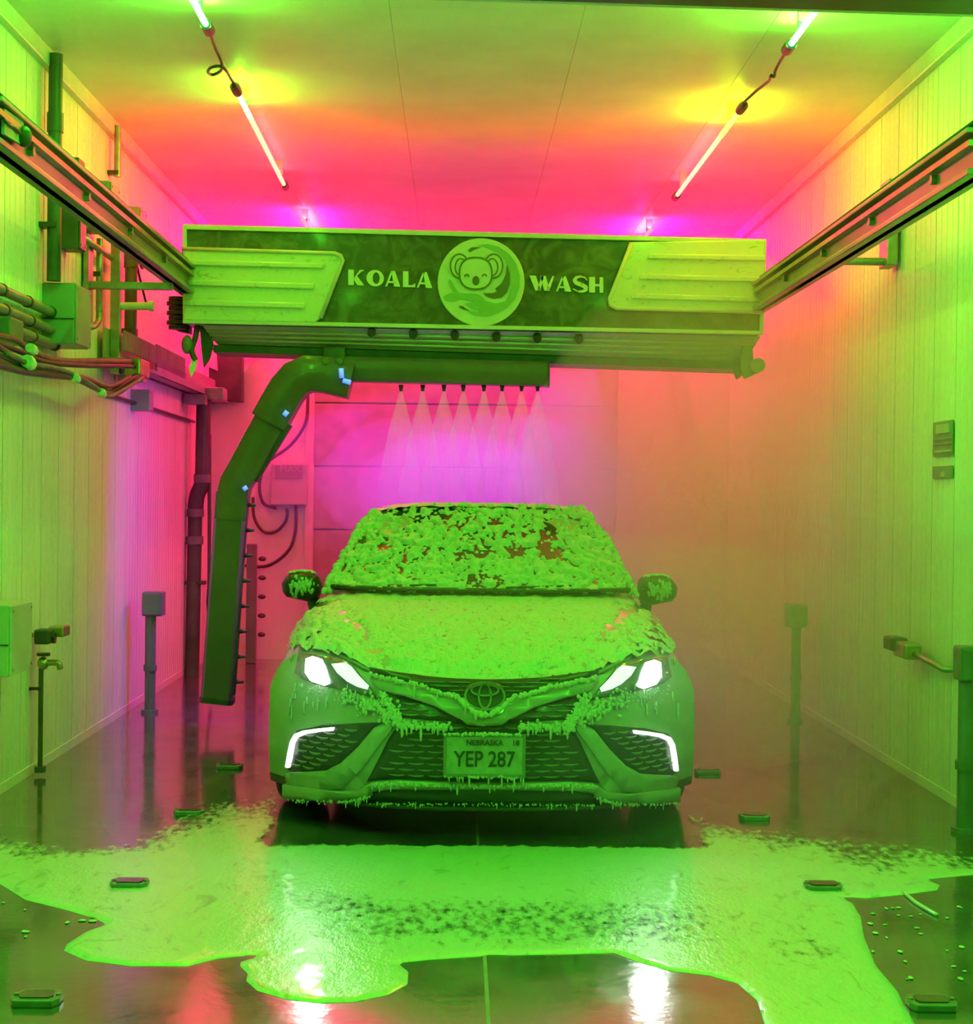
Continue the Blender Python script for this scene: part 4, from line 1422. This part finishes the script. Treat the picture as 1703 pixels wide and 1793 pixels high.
nu, nv = 30, 16
vs = [ws_pt(-1 + 2 * i / nu, j / nv) for i in range(nu + 1) for j in range(nv + 1)]
fs = [(i * (nv + 1) + j, (i + 1) * (nv + 1) + j, (i + 1) * (nv + 1) + j + 1, i * (nv + 1) + j + 1) for i in range(nu) for j in range(nv)]
build('windscreen', G().add(vs, fs), M_GLASS, car, smooth=True)
wp = [ws_pt(-1 + 2 * k / 24, .01, .015) for k in range(25)]
build('cowl_strip', G().tube(wp, .012, 6), M_PAINTD, car, smooth=True)
for (u0, v0, u1, v1) in ((-.62, .03, -.30, .05), (.16, .03, .60, .05)):
    build('wiper', G().tube([ws_pt(u0 + (u1 - u0) * k / 6, v0 + (v1 - v0) * k / 6, .02) for k in range(7)], .006, 6), M_PAINTD, car, smooth=True)

# ---- mirrors
mo = [(493, 1021), (499.6, 1010), (512.6, 1001), (532, 999), (551.7, 1001), (561.5, 1010), (563.7, 1027), (560, 1044), (553, 1052), (536.5, 1053), (501.7, 1045), (495, 1036)]
def mirror_part(s):
    Ym = Y0 + 1.78
    pts = [at(x, y, Ym) - CO for x, y in mo]
    if s > 0:
        pts = [Vector((-p.x, p.y, p.z)) for p in pts]
    c = sum(pts, Vector()) / len(pts)
    g = G()
    n = len(pts)
    vs = []
    for (sc_, dy) in ((.45, -.105), (.72, -.092), (.90, -.062), (.985, -.02), (1.0, .04), (.9, .11)):
        vs += [c + (p - c) * sc_ + Vector((0, dy, 0)) for p in pts]
    fs = [(a * n + k, a * n + (k + 1) % n, (a + 1) * n + (k + 1) % n, (a + 1) * n + k) for a in range(5) for k in range(n)]
    fs += [tuple(range(n)), tuple(range(5 * n, 6 * n))]
    g.add(vs, fs)
    o = build('door_mirror', g, M_PAINTD, car, smooth=True)
    st = [at(548, 1040, Ym) - CO, at(549, 1058, Ym) - CO, at(557, 1076, Ym) - CO, at(572, 1088, Ym) - CO]
    if s > 0:
        st = [Vector((-p.x, p.y, p.z)) for p in st]
    build('mirror_stalk', G().tube(smooth_path(st), .032, 10), M_PAINTD, car, smooth=True)
    # foam lumps on the mirror shell
    g = G()
    rnd = random.Random(5 + int(s))
    for _ in range(90):
        a = rnd.uniform(0, 2 * math.pi); r = rnd.uniform(0, 1) ** .6
        dx, dz = .092 * r * math.cos(a), .062 * r * math.sin(a)
        g.ell(c + Vector((dx, -float(np.interp(r, [0, .45, .72, .9, 1], [.106, .106, .093, .066, .03])), dz)), (rnd.uniform(.005, .011), .010, rnd.uniform(.008, .022)), 6, 4)
    for k in range(40):
        t = k / 39
        g.ell(c + Vector((-.066 + .13 * t, -.02 + rnd.uniform(-.03, .04), .076 + rnd.uniform(-.004, .002) - .010 * abs(2 * t - 1) ** 3)), (.012, .02, .008), 6, 4)
    f = build('mirror_foam', g, M_FOAM, car, smooth=True)
    f['kind'] = 'stuff'


mirror_part(-1)
mirror_part(1)

# ---- wheels
def wheel(x, y):
    g = G()
    prof = [(.20, -.11), (.30, -.11), (.325, -.09), (.335, -.03), (.335, .03), (.325, .09), (.30, .11), (.20, .11)]
    n = 36
    vs = [(x + t, y + r * math.cos(2 * math.pi * k / n), .335 + r * math.sin(2 * math.pi * k / n)) for k in range(n) for (r, t) in prof]
    m = len(prof)
    fs = [(k * m + j, ((k + 1) % n) * m + j, ((k + 1) % n) * m + (j + 1) % m, k * m + (j + 1) % m) for k in range(n) for j in range(m)]
    w_ = build('wheel', g.add(vs, fs), M_RUBBER, car, smooth='angle')
    g = G()
    for k in range(5):
        a = 2 * math.pi * k / 5
        g.tube([(x + math.copysign(.09, x), y, .335), (x + math.copysign(.09, x), y + .2 * math.cos(a), .335 + .2 * math.sin(a))], .025, 8)
    g.tube([(x - .09, y, .335), (x + .09, y, .335)], .06, 12)
    build('rim', g, M_STEEL, w_, smooth='angle')


for x in (-.85, .85):
    for y in (.96, 3.78):
        wheel(x, y)
build('underbody', G().box((0, 2.4, .22), (1.5, 3.9, .10)), M_PAINTD, car)

# ---- foam on the car
def fnoise(p, s, oct_=3):
    return noise.fractal(p * s, .9, 2.1, oct_, noise_basis='PERLIN_ORIGINAL')


def foam_sheet(name, ptf, nu, nv, hfun, parent=car, m=None):
    vs, hs = [], []
    for i in range(nu + 1):
        for j in range(nv + 1):
            u, v = -1 + 2 * i / nu, j / nv
            p = ptf(u, v, 0.0)
            h = hfun(u, v, p)
            hs.append(h)
            vs.append(ptf(u, v, max(h, -.004)))
    fs = []
    for i in range(nu):
        for j in range(nv):
            q = (i * (nv + 1) + j, (i + 1) * (nv + 1) + j, (i + 1) * (nv + 1) + j + 1, i * (nv + 1) + j + 1)
            if max(hs[k] for k in q) > 0:
                fs.append(q)
    o = build(name, G().add(vs, fs), m or M_FOAM, parent, smooth=True)
    o['kind'] = 'stuff'
    return o


def h_ws(u, v, p):
    a = abs(noise.noise(p * 15)) * 1.5 + abs(noise.noise(p * 29 + Vector((2, 5, 1)))) * .9 + noise.noise(p * 60) * .35 - .62
    big = noise.noise(p * 3.2 + Vector((3, 1, 7)))
    edge = .42 if v < .35 else .42 - .25 * (v - .35)
    dark = .9 * max(0, noise.noise(p * 4.1 + Vector((9, 2, 4)))) * (1 if .35 < v < .85 else .3)
    h = a + edge + .25 * big - dark
    return max(-.004, min(.026, h * .04))


foam_sheet('windscreen_foam', lambda u, v, l: ws_pt(u, v * 1.05, l), 260, 150, h_ws)


def top_pt(u, v, lift):
    x = .935 * math.copysign(abs(u) ** .9, u)
    ax = abs(x)
    yf = float(np.interp(ax, [0, .25, .5, .6, .7, .8, .88, .935], [.108, .135, .232, .33, .42, .53, .68, .95]))
    yr = 1.26 + .30 * (x / .8) ** 2
    y = yf + (yr - yf) * v
    k = 1 if ax < .9 else max(.2, (.95 - ax) / .05)
    return Vector((x, y, topz(x, y) + .016 + lift)) + Vector((math.copysign(max(0, lift) * .6 * (ax / .93) ** 4, x), 0, 0))


def h_hood(u, v, p):
    q = Vector((p.x * 15, p.y * 7.5, p.z * 6))
    a = (abs(noise.noise(q)) * 1.5 - .28) * .75 + noise.noise(q * 2.1) * .45 + .40 * noise.noise(q * 4.4)
    k = .55 + .70 * (1 - v)
    ax = abs(p.x)
    crease = math.exp(-((ax - (.42 + .33 * (p.y - .2))) / .035) ** 2)
    side = max(0.0, (ax - .62) / .3)
    big = noise.noise(p * 2.7 + Vector((4, 8, 1)))
    return max(-.009, .008 + .019 * a * k - .010 * crease - .009 * side + .004 * big)


foam_sheet('hood_foam', top_pt, 250, 170, h_hood, m=M_FOAMT)


def roof_pt(u, v, lift):
    w_ = .59 - .03 * v
    x = u * w_
    z = 1.398 + .026 * math.sin(math.pi * min(1, v * .9 + .12) / 1.2) - .035 * abs(u) ** 4
    return Vector((x, 1.99 + .16 * u * u + 1.1 * v, z + .004 + lift))


foam_sheet('roof_foam', roof_pt, 90, 60, lambda u, v, p: .008 + .007 * noise.noise(p * 16) + .006 * noise.noise(p * 35))
# pillar foam: clumps up the windscreen pillars
g = G()
rnd = random.Random(3)
for s in (-1, 1):
    for k in range(150):
        v = rnd.random()
        z = .97 + .42 * v
        x = float(np.interp(z, [.97, 1.21, 1.34, 1.385], [.80, .705, .635, .60])) - rnd.uniform(-.01, .035)
        y = float(np.interp(z, [.97, 1.21, 1.34, 1.385], [1.50, 1.86, 2.09, 2.18])) - .03
        r = rnd.uniform(.008, .018)
        g.ell((s * x, y, z), (r * 1.2, r, r * 1.3), 6, 4)
f = build('pillar_foam', g, M_FOAM, car, smooth=True)
f['kind'] = 'stuff'

# foam clumps along the edges of the front
def clumps(name, path, count, spread, r0, r1, off, drip=0.0, seed=1, down=0.0):
    rnd = random.Random(seed)
    g = G()
    for s in (1, -1):
        for _ in range(count):
            t = rnd.uniform(0, len(path) - 1.001)
            i = int(t)
            a, b = path[i], path[i + 1]
            x = a[0] + (b[0] - a[0]) * (t - i) + rnd.gauss(0, spread)
            z = a[1] + (b[1] - a[1]) * (t - i) + rnd.gauss(0, spread) - abs(rnd.gauss(0, down))
            if abs(x) > .95:
                continue
            r = rnd.uniform(r0, r1)
            rz = r * rnd.uniform(.8, 1.3)
            if rnd.random() < drip:
                rz = r * rnd.uniform(2.0, 4.0)
                z -= rz * .6
                r *= .7
            g.ell((x * s, F(x, z) - off, z), (r, r * .8, rz), 7, 5)
    o = build(name, g, M_FOAM, car, smooth=True)
    o['kind'] = 'stuff'
    return o


clumps('bumper_foam', T2([(600, 540), (760, 590), (900, 640), (960, 690)]), 170, .018, .004, .010, .026, .05, 1)
clumps('bumper_foam', T2([(880, 500), (960, 600), (1010, 700), (1060, 760)]), 150, .012, .004, .010, .030, .05, 2)
clumps('bumper_foam', T2([(1020, 770), (1150, 760), (1300, 755), (1430, 770)]), 120, .009, .004, .010, .028, .1, 3)
clumps('grille_bar_foam', half_wing_top, 150, .003, .006, .011, .052, .02, 4)
clumps('splitter_foam', T2([(800, 1215), (1000, 1206), (1350, 1215), (1700, 1225)]), 130, .003, .004, .007, .05, .06, 5)
clumps('splitter_foam', T2([(130, 1335), (400, 1350), (600, 1350), (700, 1335), (790, 1310)]), 80, .004, .003, .006, .045, .1, 6)
clumps('splitter_foam', T2([(800, 1362), (1200, 1364), (1703, 1366)]), 70, .003, .0025, .005, .045, .1, 7)
clumps('plate_foam', [(-.165, pc[1] + .09), (0.0, pc[1] + .092)], 40, .002, .004, .007, .075, 0, 8)
clumps('plate_foam', [(-.165, pc[1] - .09), (0.0, pc[1] - .092)], 22, .002, .004, .007, .070, .15, 9)
clumps('headlamp_foam', T2([(220, 430), (330, 480), (480, 500), (620, 540)]), 60, .020, .003, .006, .024, .1, 10)
# thin foam runs down the bumper corners
g = G()
rnd = random.Random(12)
for s in (1, -1):
    for k in range(12):
        x, z = C(rnd.uniform(500, 620), rnd.uniform(1195, 1235))
        ln = rnd.uniform(.02, .07)
        pts = [Vector((x * s, F(x, z - ln * q / 4) - .006, z - ln * q / 4)) for q in range(5)]
        g.tube(pts, [.003, .005, .004, .004, .007], 6)
f = build('foam_run', g, M_FOAM, car, smooth=True)
f['kind'] = 'stuff'

car.location = CO
# ================================================================== FLOOR: foam, tags
M_LACE = M_FFOAM.copy()
M_LACE.name = 'floor_foam_lace'
nt = M_LACE.node_tree
bs = nt.nodes['Principled BSDF']
at_n = nt.nodes.new('ShaderNodeAttribute'); at_n.attribute_name = 'cover'
tc_ = nt.nodes.new('ShaderNodeTexCoord')
mp_ = nt.nodes.new('ShaderNodeMapping'); mp_.inputs['Scale'].default_value = (1.0, .42, 1)
nz_ = nt.nodes.new('ShaderNodeTexNoise'); nz_.inputs['Scale'].default_value = 34; nz_.inputs['Detail'].default_value = 5; nz_.inputs['Roughness'].default_value = .62
nt.links.new(tc_.outputs['Object'], mp_.inputs[0]); nt.links.new(mp_.outputs[0], nz_.inputs['Vector'])
ad_ = nt.nodes.new('ShaderNodeMath'); ad_.operation = 'ADD'
nt.links.new(at_n.outputs['Fac'], ad_.inputs[0]); nt.links.new(nz_.outputs['Fac'], ad_.inputs[1])
mr_ = nt.nodes.new('ShaderNodeMapRange'); mr_.interpolation_type = 'SMOOTHSTEP'
mr_.inputs['From Min'].default_value = .74; mr_.inputs['From Max'].default_value = 1.12; mr_.inputs['To Min'].default_value = 0.0; mr_.inputs['To Max'].default_value = 1.0
nt.links.new(ad_.outputs[0], mr_.inputs['Value'])
tr_n = nt.nodes.new('ShaderNodeBsdfTransparent')
mx_ = nt.nodes.new('ShaderNodeMixShader')
nt.links.new(mr_.outputs[0], mx_.inputs[0]); nt.links.new(tr_n.outputs[0], mx_.inputs[1]); nt.links.new(bs.outputs[0], mx_.inputs[2])
nt.links.new(mx_.outputs[0], nt.nodes['Material Output'].inputs['Surface'])
outline = [(-260, 1440), (0, 1447), (100, 1455), (200, 1442), (300, 1400), (380, 1368), (470, 1352), (560, 1330), (850, 1330), (1130, 1340), (1200, 1380), (1260, 1408), (1350, 1438), (1450, 1452), (1600, 1462), (1703, 1478), (1960, 1500),
           (1960, 1530), (1703, 1532), (1620, 1540), (1645, 1550), (1640, 1559), (1580, 1567), (1520, 1573), (1470, 1570), (1492, 1582), (1506, 1605), (1512, 1640), (1532, 1690), (1570, 1735), (1582, 1760), (1605, 1800), (1660, 1880), (1400, 1880),
           (1338, 1793), (1325, 1752), (1290, 1722), (1240, 1708), (1170, 1700), (1120, 1686), (1075, 1669), (1000, 1671), (900, 1673), (855, 1672), (840, 1675), (750, 1681), (700, 1686), (684, 1692), (700, 1690), (715, 1702), (713, 1724), (680, 1742), (620, 1755), (560, 1757), (500, 1750),
           (450, 1735), (431, 1718), (434, 1705), (420, 1692), (422, 1684), (462, 1674), (440, 1672), (380, 1679), (330, 1692), (230, 1692), (150, 1682), (112, 1665), (116, 1654), (150, 1632), (186, 1619), (170, 1610), (110, 1592), (45, 1576), (0, 1548), (-260, 1530)]
soft_top = 17       # first outline points form the ragged far edge
poly = np.array([[flo(x, y).x, flo(x, y).y] for x, y in outline])
poly[:, 0] = np.clip(poly[:, 0], XL + .02, XR - .02)
x0, y0 = poly.min(0) - .05
x1, y1 = poly.max(0) + .05
dx, dy = .016, .020
gx = np.arange(x0, x1, dx)
gy = np.arange(y0, y1, dy)
GX, GY = np.meshgrid(gx, gy, indexing='ij')
ins = np.zeros(GX.shape, bool)
dist = np.full(GX.shape, 9.0)
softd = np.full(GX.shape, 9.0)
n = len(poly)
for i in range(n):
    ax, ay = poly[i]; bx, by = poly[(i + 1) % n]
    cond = ((ay > GY) != (by > GY)) & (GX < (bx - ax) * (GY - ay) / (by - ay + 1e-12) + ax)
    ins ^= cond
    ex_, ey_ = bx - ax, by - ay
    t = np.clip(((GX - ax) * ex_ + (GY - ay) * ey_) / (ex_ * ex_ + ey_ * ey_ + 1e-12), 0, 1)
    d = np.hypot(GX - ax - t * ex_, GY - ay - t * ey_)
    dist = np.minimum(dist, d)
    if i < soft_top - 1:
        softd = np.minimum(softd, d)
sd = np.where(ins, dist, -dist)
# noise fields
N1 = np.empty(GX.shape); N2 = np.empty(GX.shape)
for i in range(GX.shape[0]):
    for j in range(GX.shape[1]):
        if sd[i, j] > -.12:
            p = Vector((GX[i, j] * 9, GY[i, j] * 3.2, 0))
            N1[i, j] = noise.noise(p) * .6 + noise.noise(p * 2.4) * .45 + noise.noise(p * 5.3) * .3
            N2[i, j] = noise.noise(Vector((GX[i, j] * 2.1, GY[i, j] * 1.1, 4)))
        else:
            N1[i, j] = 0; N2[i, j] = 0
h = np.minimum(sd * .35, .006)
def sstep(a, b, v):
    t = np.clip((v - a) / (b - a), 0, 1)
    return t * t * (3 - 2 * t)
# how closely the foam covers the wet concrete: it thins to lace at the far edge and in a band before the car
COV = np.minimum(sstep(-.05, 1.0, softd + N2 * .35), 1.0)
zone = np.exp(-((GX - flo(920, 1620).x) / .95) ** 4 - ((GY - flo(850, 1615).y) / .40) ** 4)
nose = flo(848, 1488).y
cl = sstep(-.04, .10, GY - nose + N1 * .05) * (1 - sstep(.86, 1.02, np.abs(GX - XC) + N1 * .04))
COV = COV * (1 - cl)
COV = COV * (1 - .50 * zone) * (1 - .35 * sstep(.15, .6, N2))
COV = np.where(softd > .3, np.maximum(COV, 1.15 * (1 - sstep(.02, .10, sd)) * (sd > 0)), COV)
H = np.where(h > 0, .0012 + h + .0025 * N1 * np.clip(sd / .04, 0, 1), .0)
gsx, gsy = np.gradient(sd, dx, dy)
gn = np.hypot(gsx, gsy) + 1e-6
PX = np.where(sd < 0, GX - sd * gsx / gn, GX)
PY = np.where(sd < 0, GY - sd * gsy / gn, GY)
vs = []
idx = -np.ones(GX.shape, int)
fs = []
ok = h > 0
for i in range(GX.shape[0] - 1):
    for j in range(GX.shape[1] - 1):
        if ok[i, j] or ok[i + 1, j] or ok[i, j + 1] or ok[i + 1, j + 1]:
            q = []
            for (a, b) in ((i, j), (i + 1, j), (i + 1, j + 1), (i, j + 1)):
                if idx[a, b] < 0:
                    idx[a, b] = len(vs)
                    vs.append(Vector((PX[a, b], PY[a, b], max(H[a, b], .0005) if ok[a, b] else .0004)))
                q.append(int(idx[a, b]))
            fs.append(tuple(q))
cv = [0.0] * len(vs)
for (a, b), k in np.ndenumerate(idx):
    if k >= 0:
        cv[k] = float(COV[a, b])
gg = G(); gg.v = vs; gg.f = fs
ff = build('soap_puddle', gg, M_FFOAM, None, smooth=True, base=(0, 0, 0))
at_ = ff.data.attributes.new('cover', 'FLOAT', 'POINT')
at_.data.foreach_set('value', cv)
ff.data.materials[0] = M_LACE
tag(ff, 'wide curling sheet of soap foam spread over the wet floor before the car', 'foam', kind='stuff')
# foam splash strands on the right
cable('foam_strand', [flo(1582, 1562, .006), flo(1600, 1578, .006), flo(1622, 1592, .006), flo(1640, 1602, .006)], .008, M_FFOAM, 'thin strand of foam trailing over the dark floor on the right', 'foam')
g = G()
rnd = random.Random(4)
for _ in range(26):
    p = flo(rnd.uniform(1520, 1700), rnd.uniform(1575, 1720), .003)
    g.ell(p, (rnd.uniform(.004, .012), rnd.uniform(.004, .02), .003), 6, 4)
for _ in range(14):
    p = flo(rnd.uniform(0, 180), rnd.uniform(1560, 1640), .003)
    g.ell(p, (rnd.uniform(.004, .02), rnd.uniform(.004, .02), .003), 6, 4)
tag(build('foam_specks', g, M_FFOAM, None, smooth=True), 'scattered foam specks on the bare wet floor', 'foam', kind='stuff')

tags = [(65, 1755, 'nearest floor marker on the left, bottom corner'), (227, 1552, 'second floor marker from the camera on the left, in the foam'), (332, 1425, 'third floor marker on the left beside the car'), (402, 1345, 'farthest floor marker on the left'),
        (1630, 1763, 'nearest floor marker on the right, bottom corner'), (1440, 1557, 'second floor marker from the camera on the right, in the foam'), (1320, 1434, 'third floor marker on the right beside the car'), (1238, 1354, 'farthest floor marker on the right, in mist')]
for (x, y, lb) in tags:
    c = flo(x, y)
    root = empty('floor_marker', c, lb, 'floor marker', 'raised floor markers in two rows')
    W2, D2 = .070, .055
    oc = [(-W2, -D2 * .4), (-W2 * .8, -D2), (W2 * .8, -D2), (W2, -D2 * .4), (W2, D2 * .4), (W2 * .8, D2), (-W2 * .8, D2), (-W2, D2 * .4)]
    build('base', G().prism([c + Vector((a, b, .0)) for a, b in oc], (0, 0, .022)), M_TAG, root, bevel=.004)
    build('inlay', G().prism([c + Vector((a * .72, b * .62, .022)) for a, b in oc], (0, 0, .004)), M_TAGI, root)
    for s in (-1, 1):
        build('screw', G().tube([c + Vector((s * W2 * .86, 0, .02)), c + Vector((s * W2 * .86, 0, .027))], .008, 8), M_STEEL, root)

# ================================================================== MIST
def blob(name, c, r, dens, label, seed=0, aniso=.25, rough=.12):
    def fn(d):
        return 1 + rough * noise.noise(d * 1.7 + Vector((seed, seed * 2, 0)))
    g = G().ell(c, r, 32, 20, fn)
    for p in g.v:
        p.x = min(max(p.x, XL + .02), XR - .02)
        p.y = min(p.y, YB - .02)
        p.z = max(p.z, .03)
    o = build(name, g, volmat(name + str(seed), dens, (.97, .97, .97), aniso), None, smooth=True)
    tag(o, label, 'mist', kind='stuff')
    return o


blob('mist_cloud', (.15, 10.8, 1.60), (1.50, .95, .70), .09, 'wide thin mist under the spray bar behind the car roof', 1)
blob('mist_cloud', (.12, 10.75, 1.55), (1.10, .75, .52), .32, 'denser mist hugging the far edge of the car roof', 5)
blob('mist_cloud', (.0, 10.7, 1.52), (.68, .6, .38), .55, 'dense core of mist in the middle below the water jets', 6)
blob('mist_cloud', (1.5, 10.4, 1.3), (1.25, 3.3, 1.7), .22, 'broad mist bank along the right side of the bay', 2)
blob('mist_cloud', (1.6, 12.4, 1.7), (1.3, 1.7, 1.8), .22, 'thick mist in the far right corner', 3)
blob('mist_cloud', (.75, 7.4, .6), (1.6, 1.5, .75), .07, 'low spray mist drifting round the front of the car', 4)
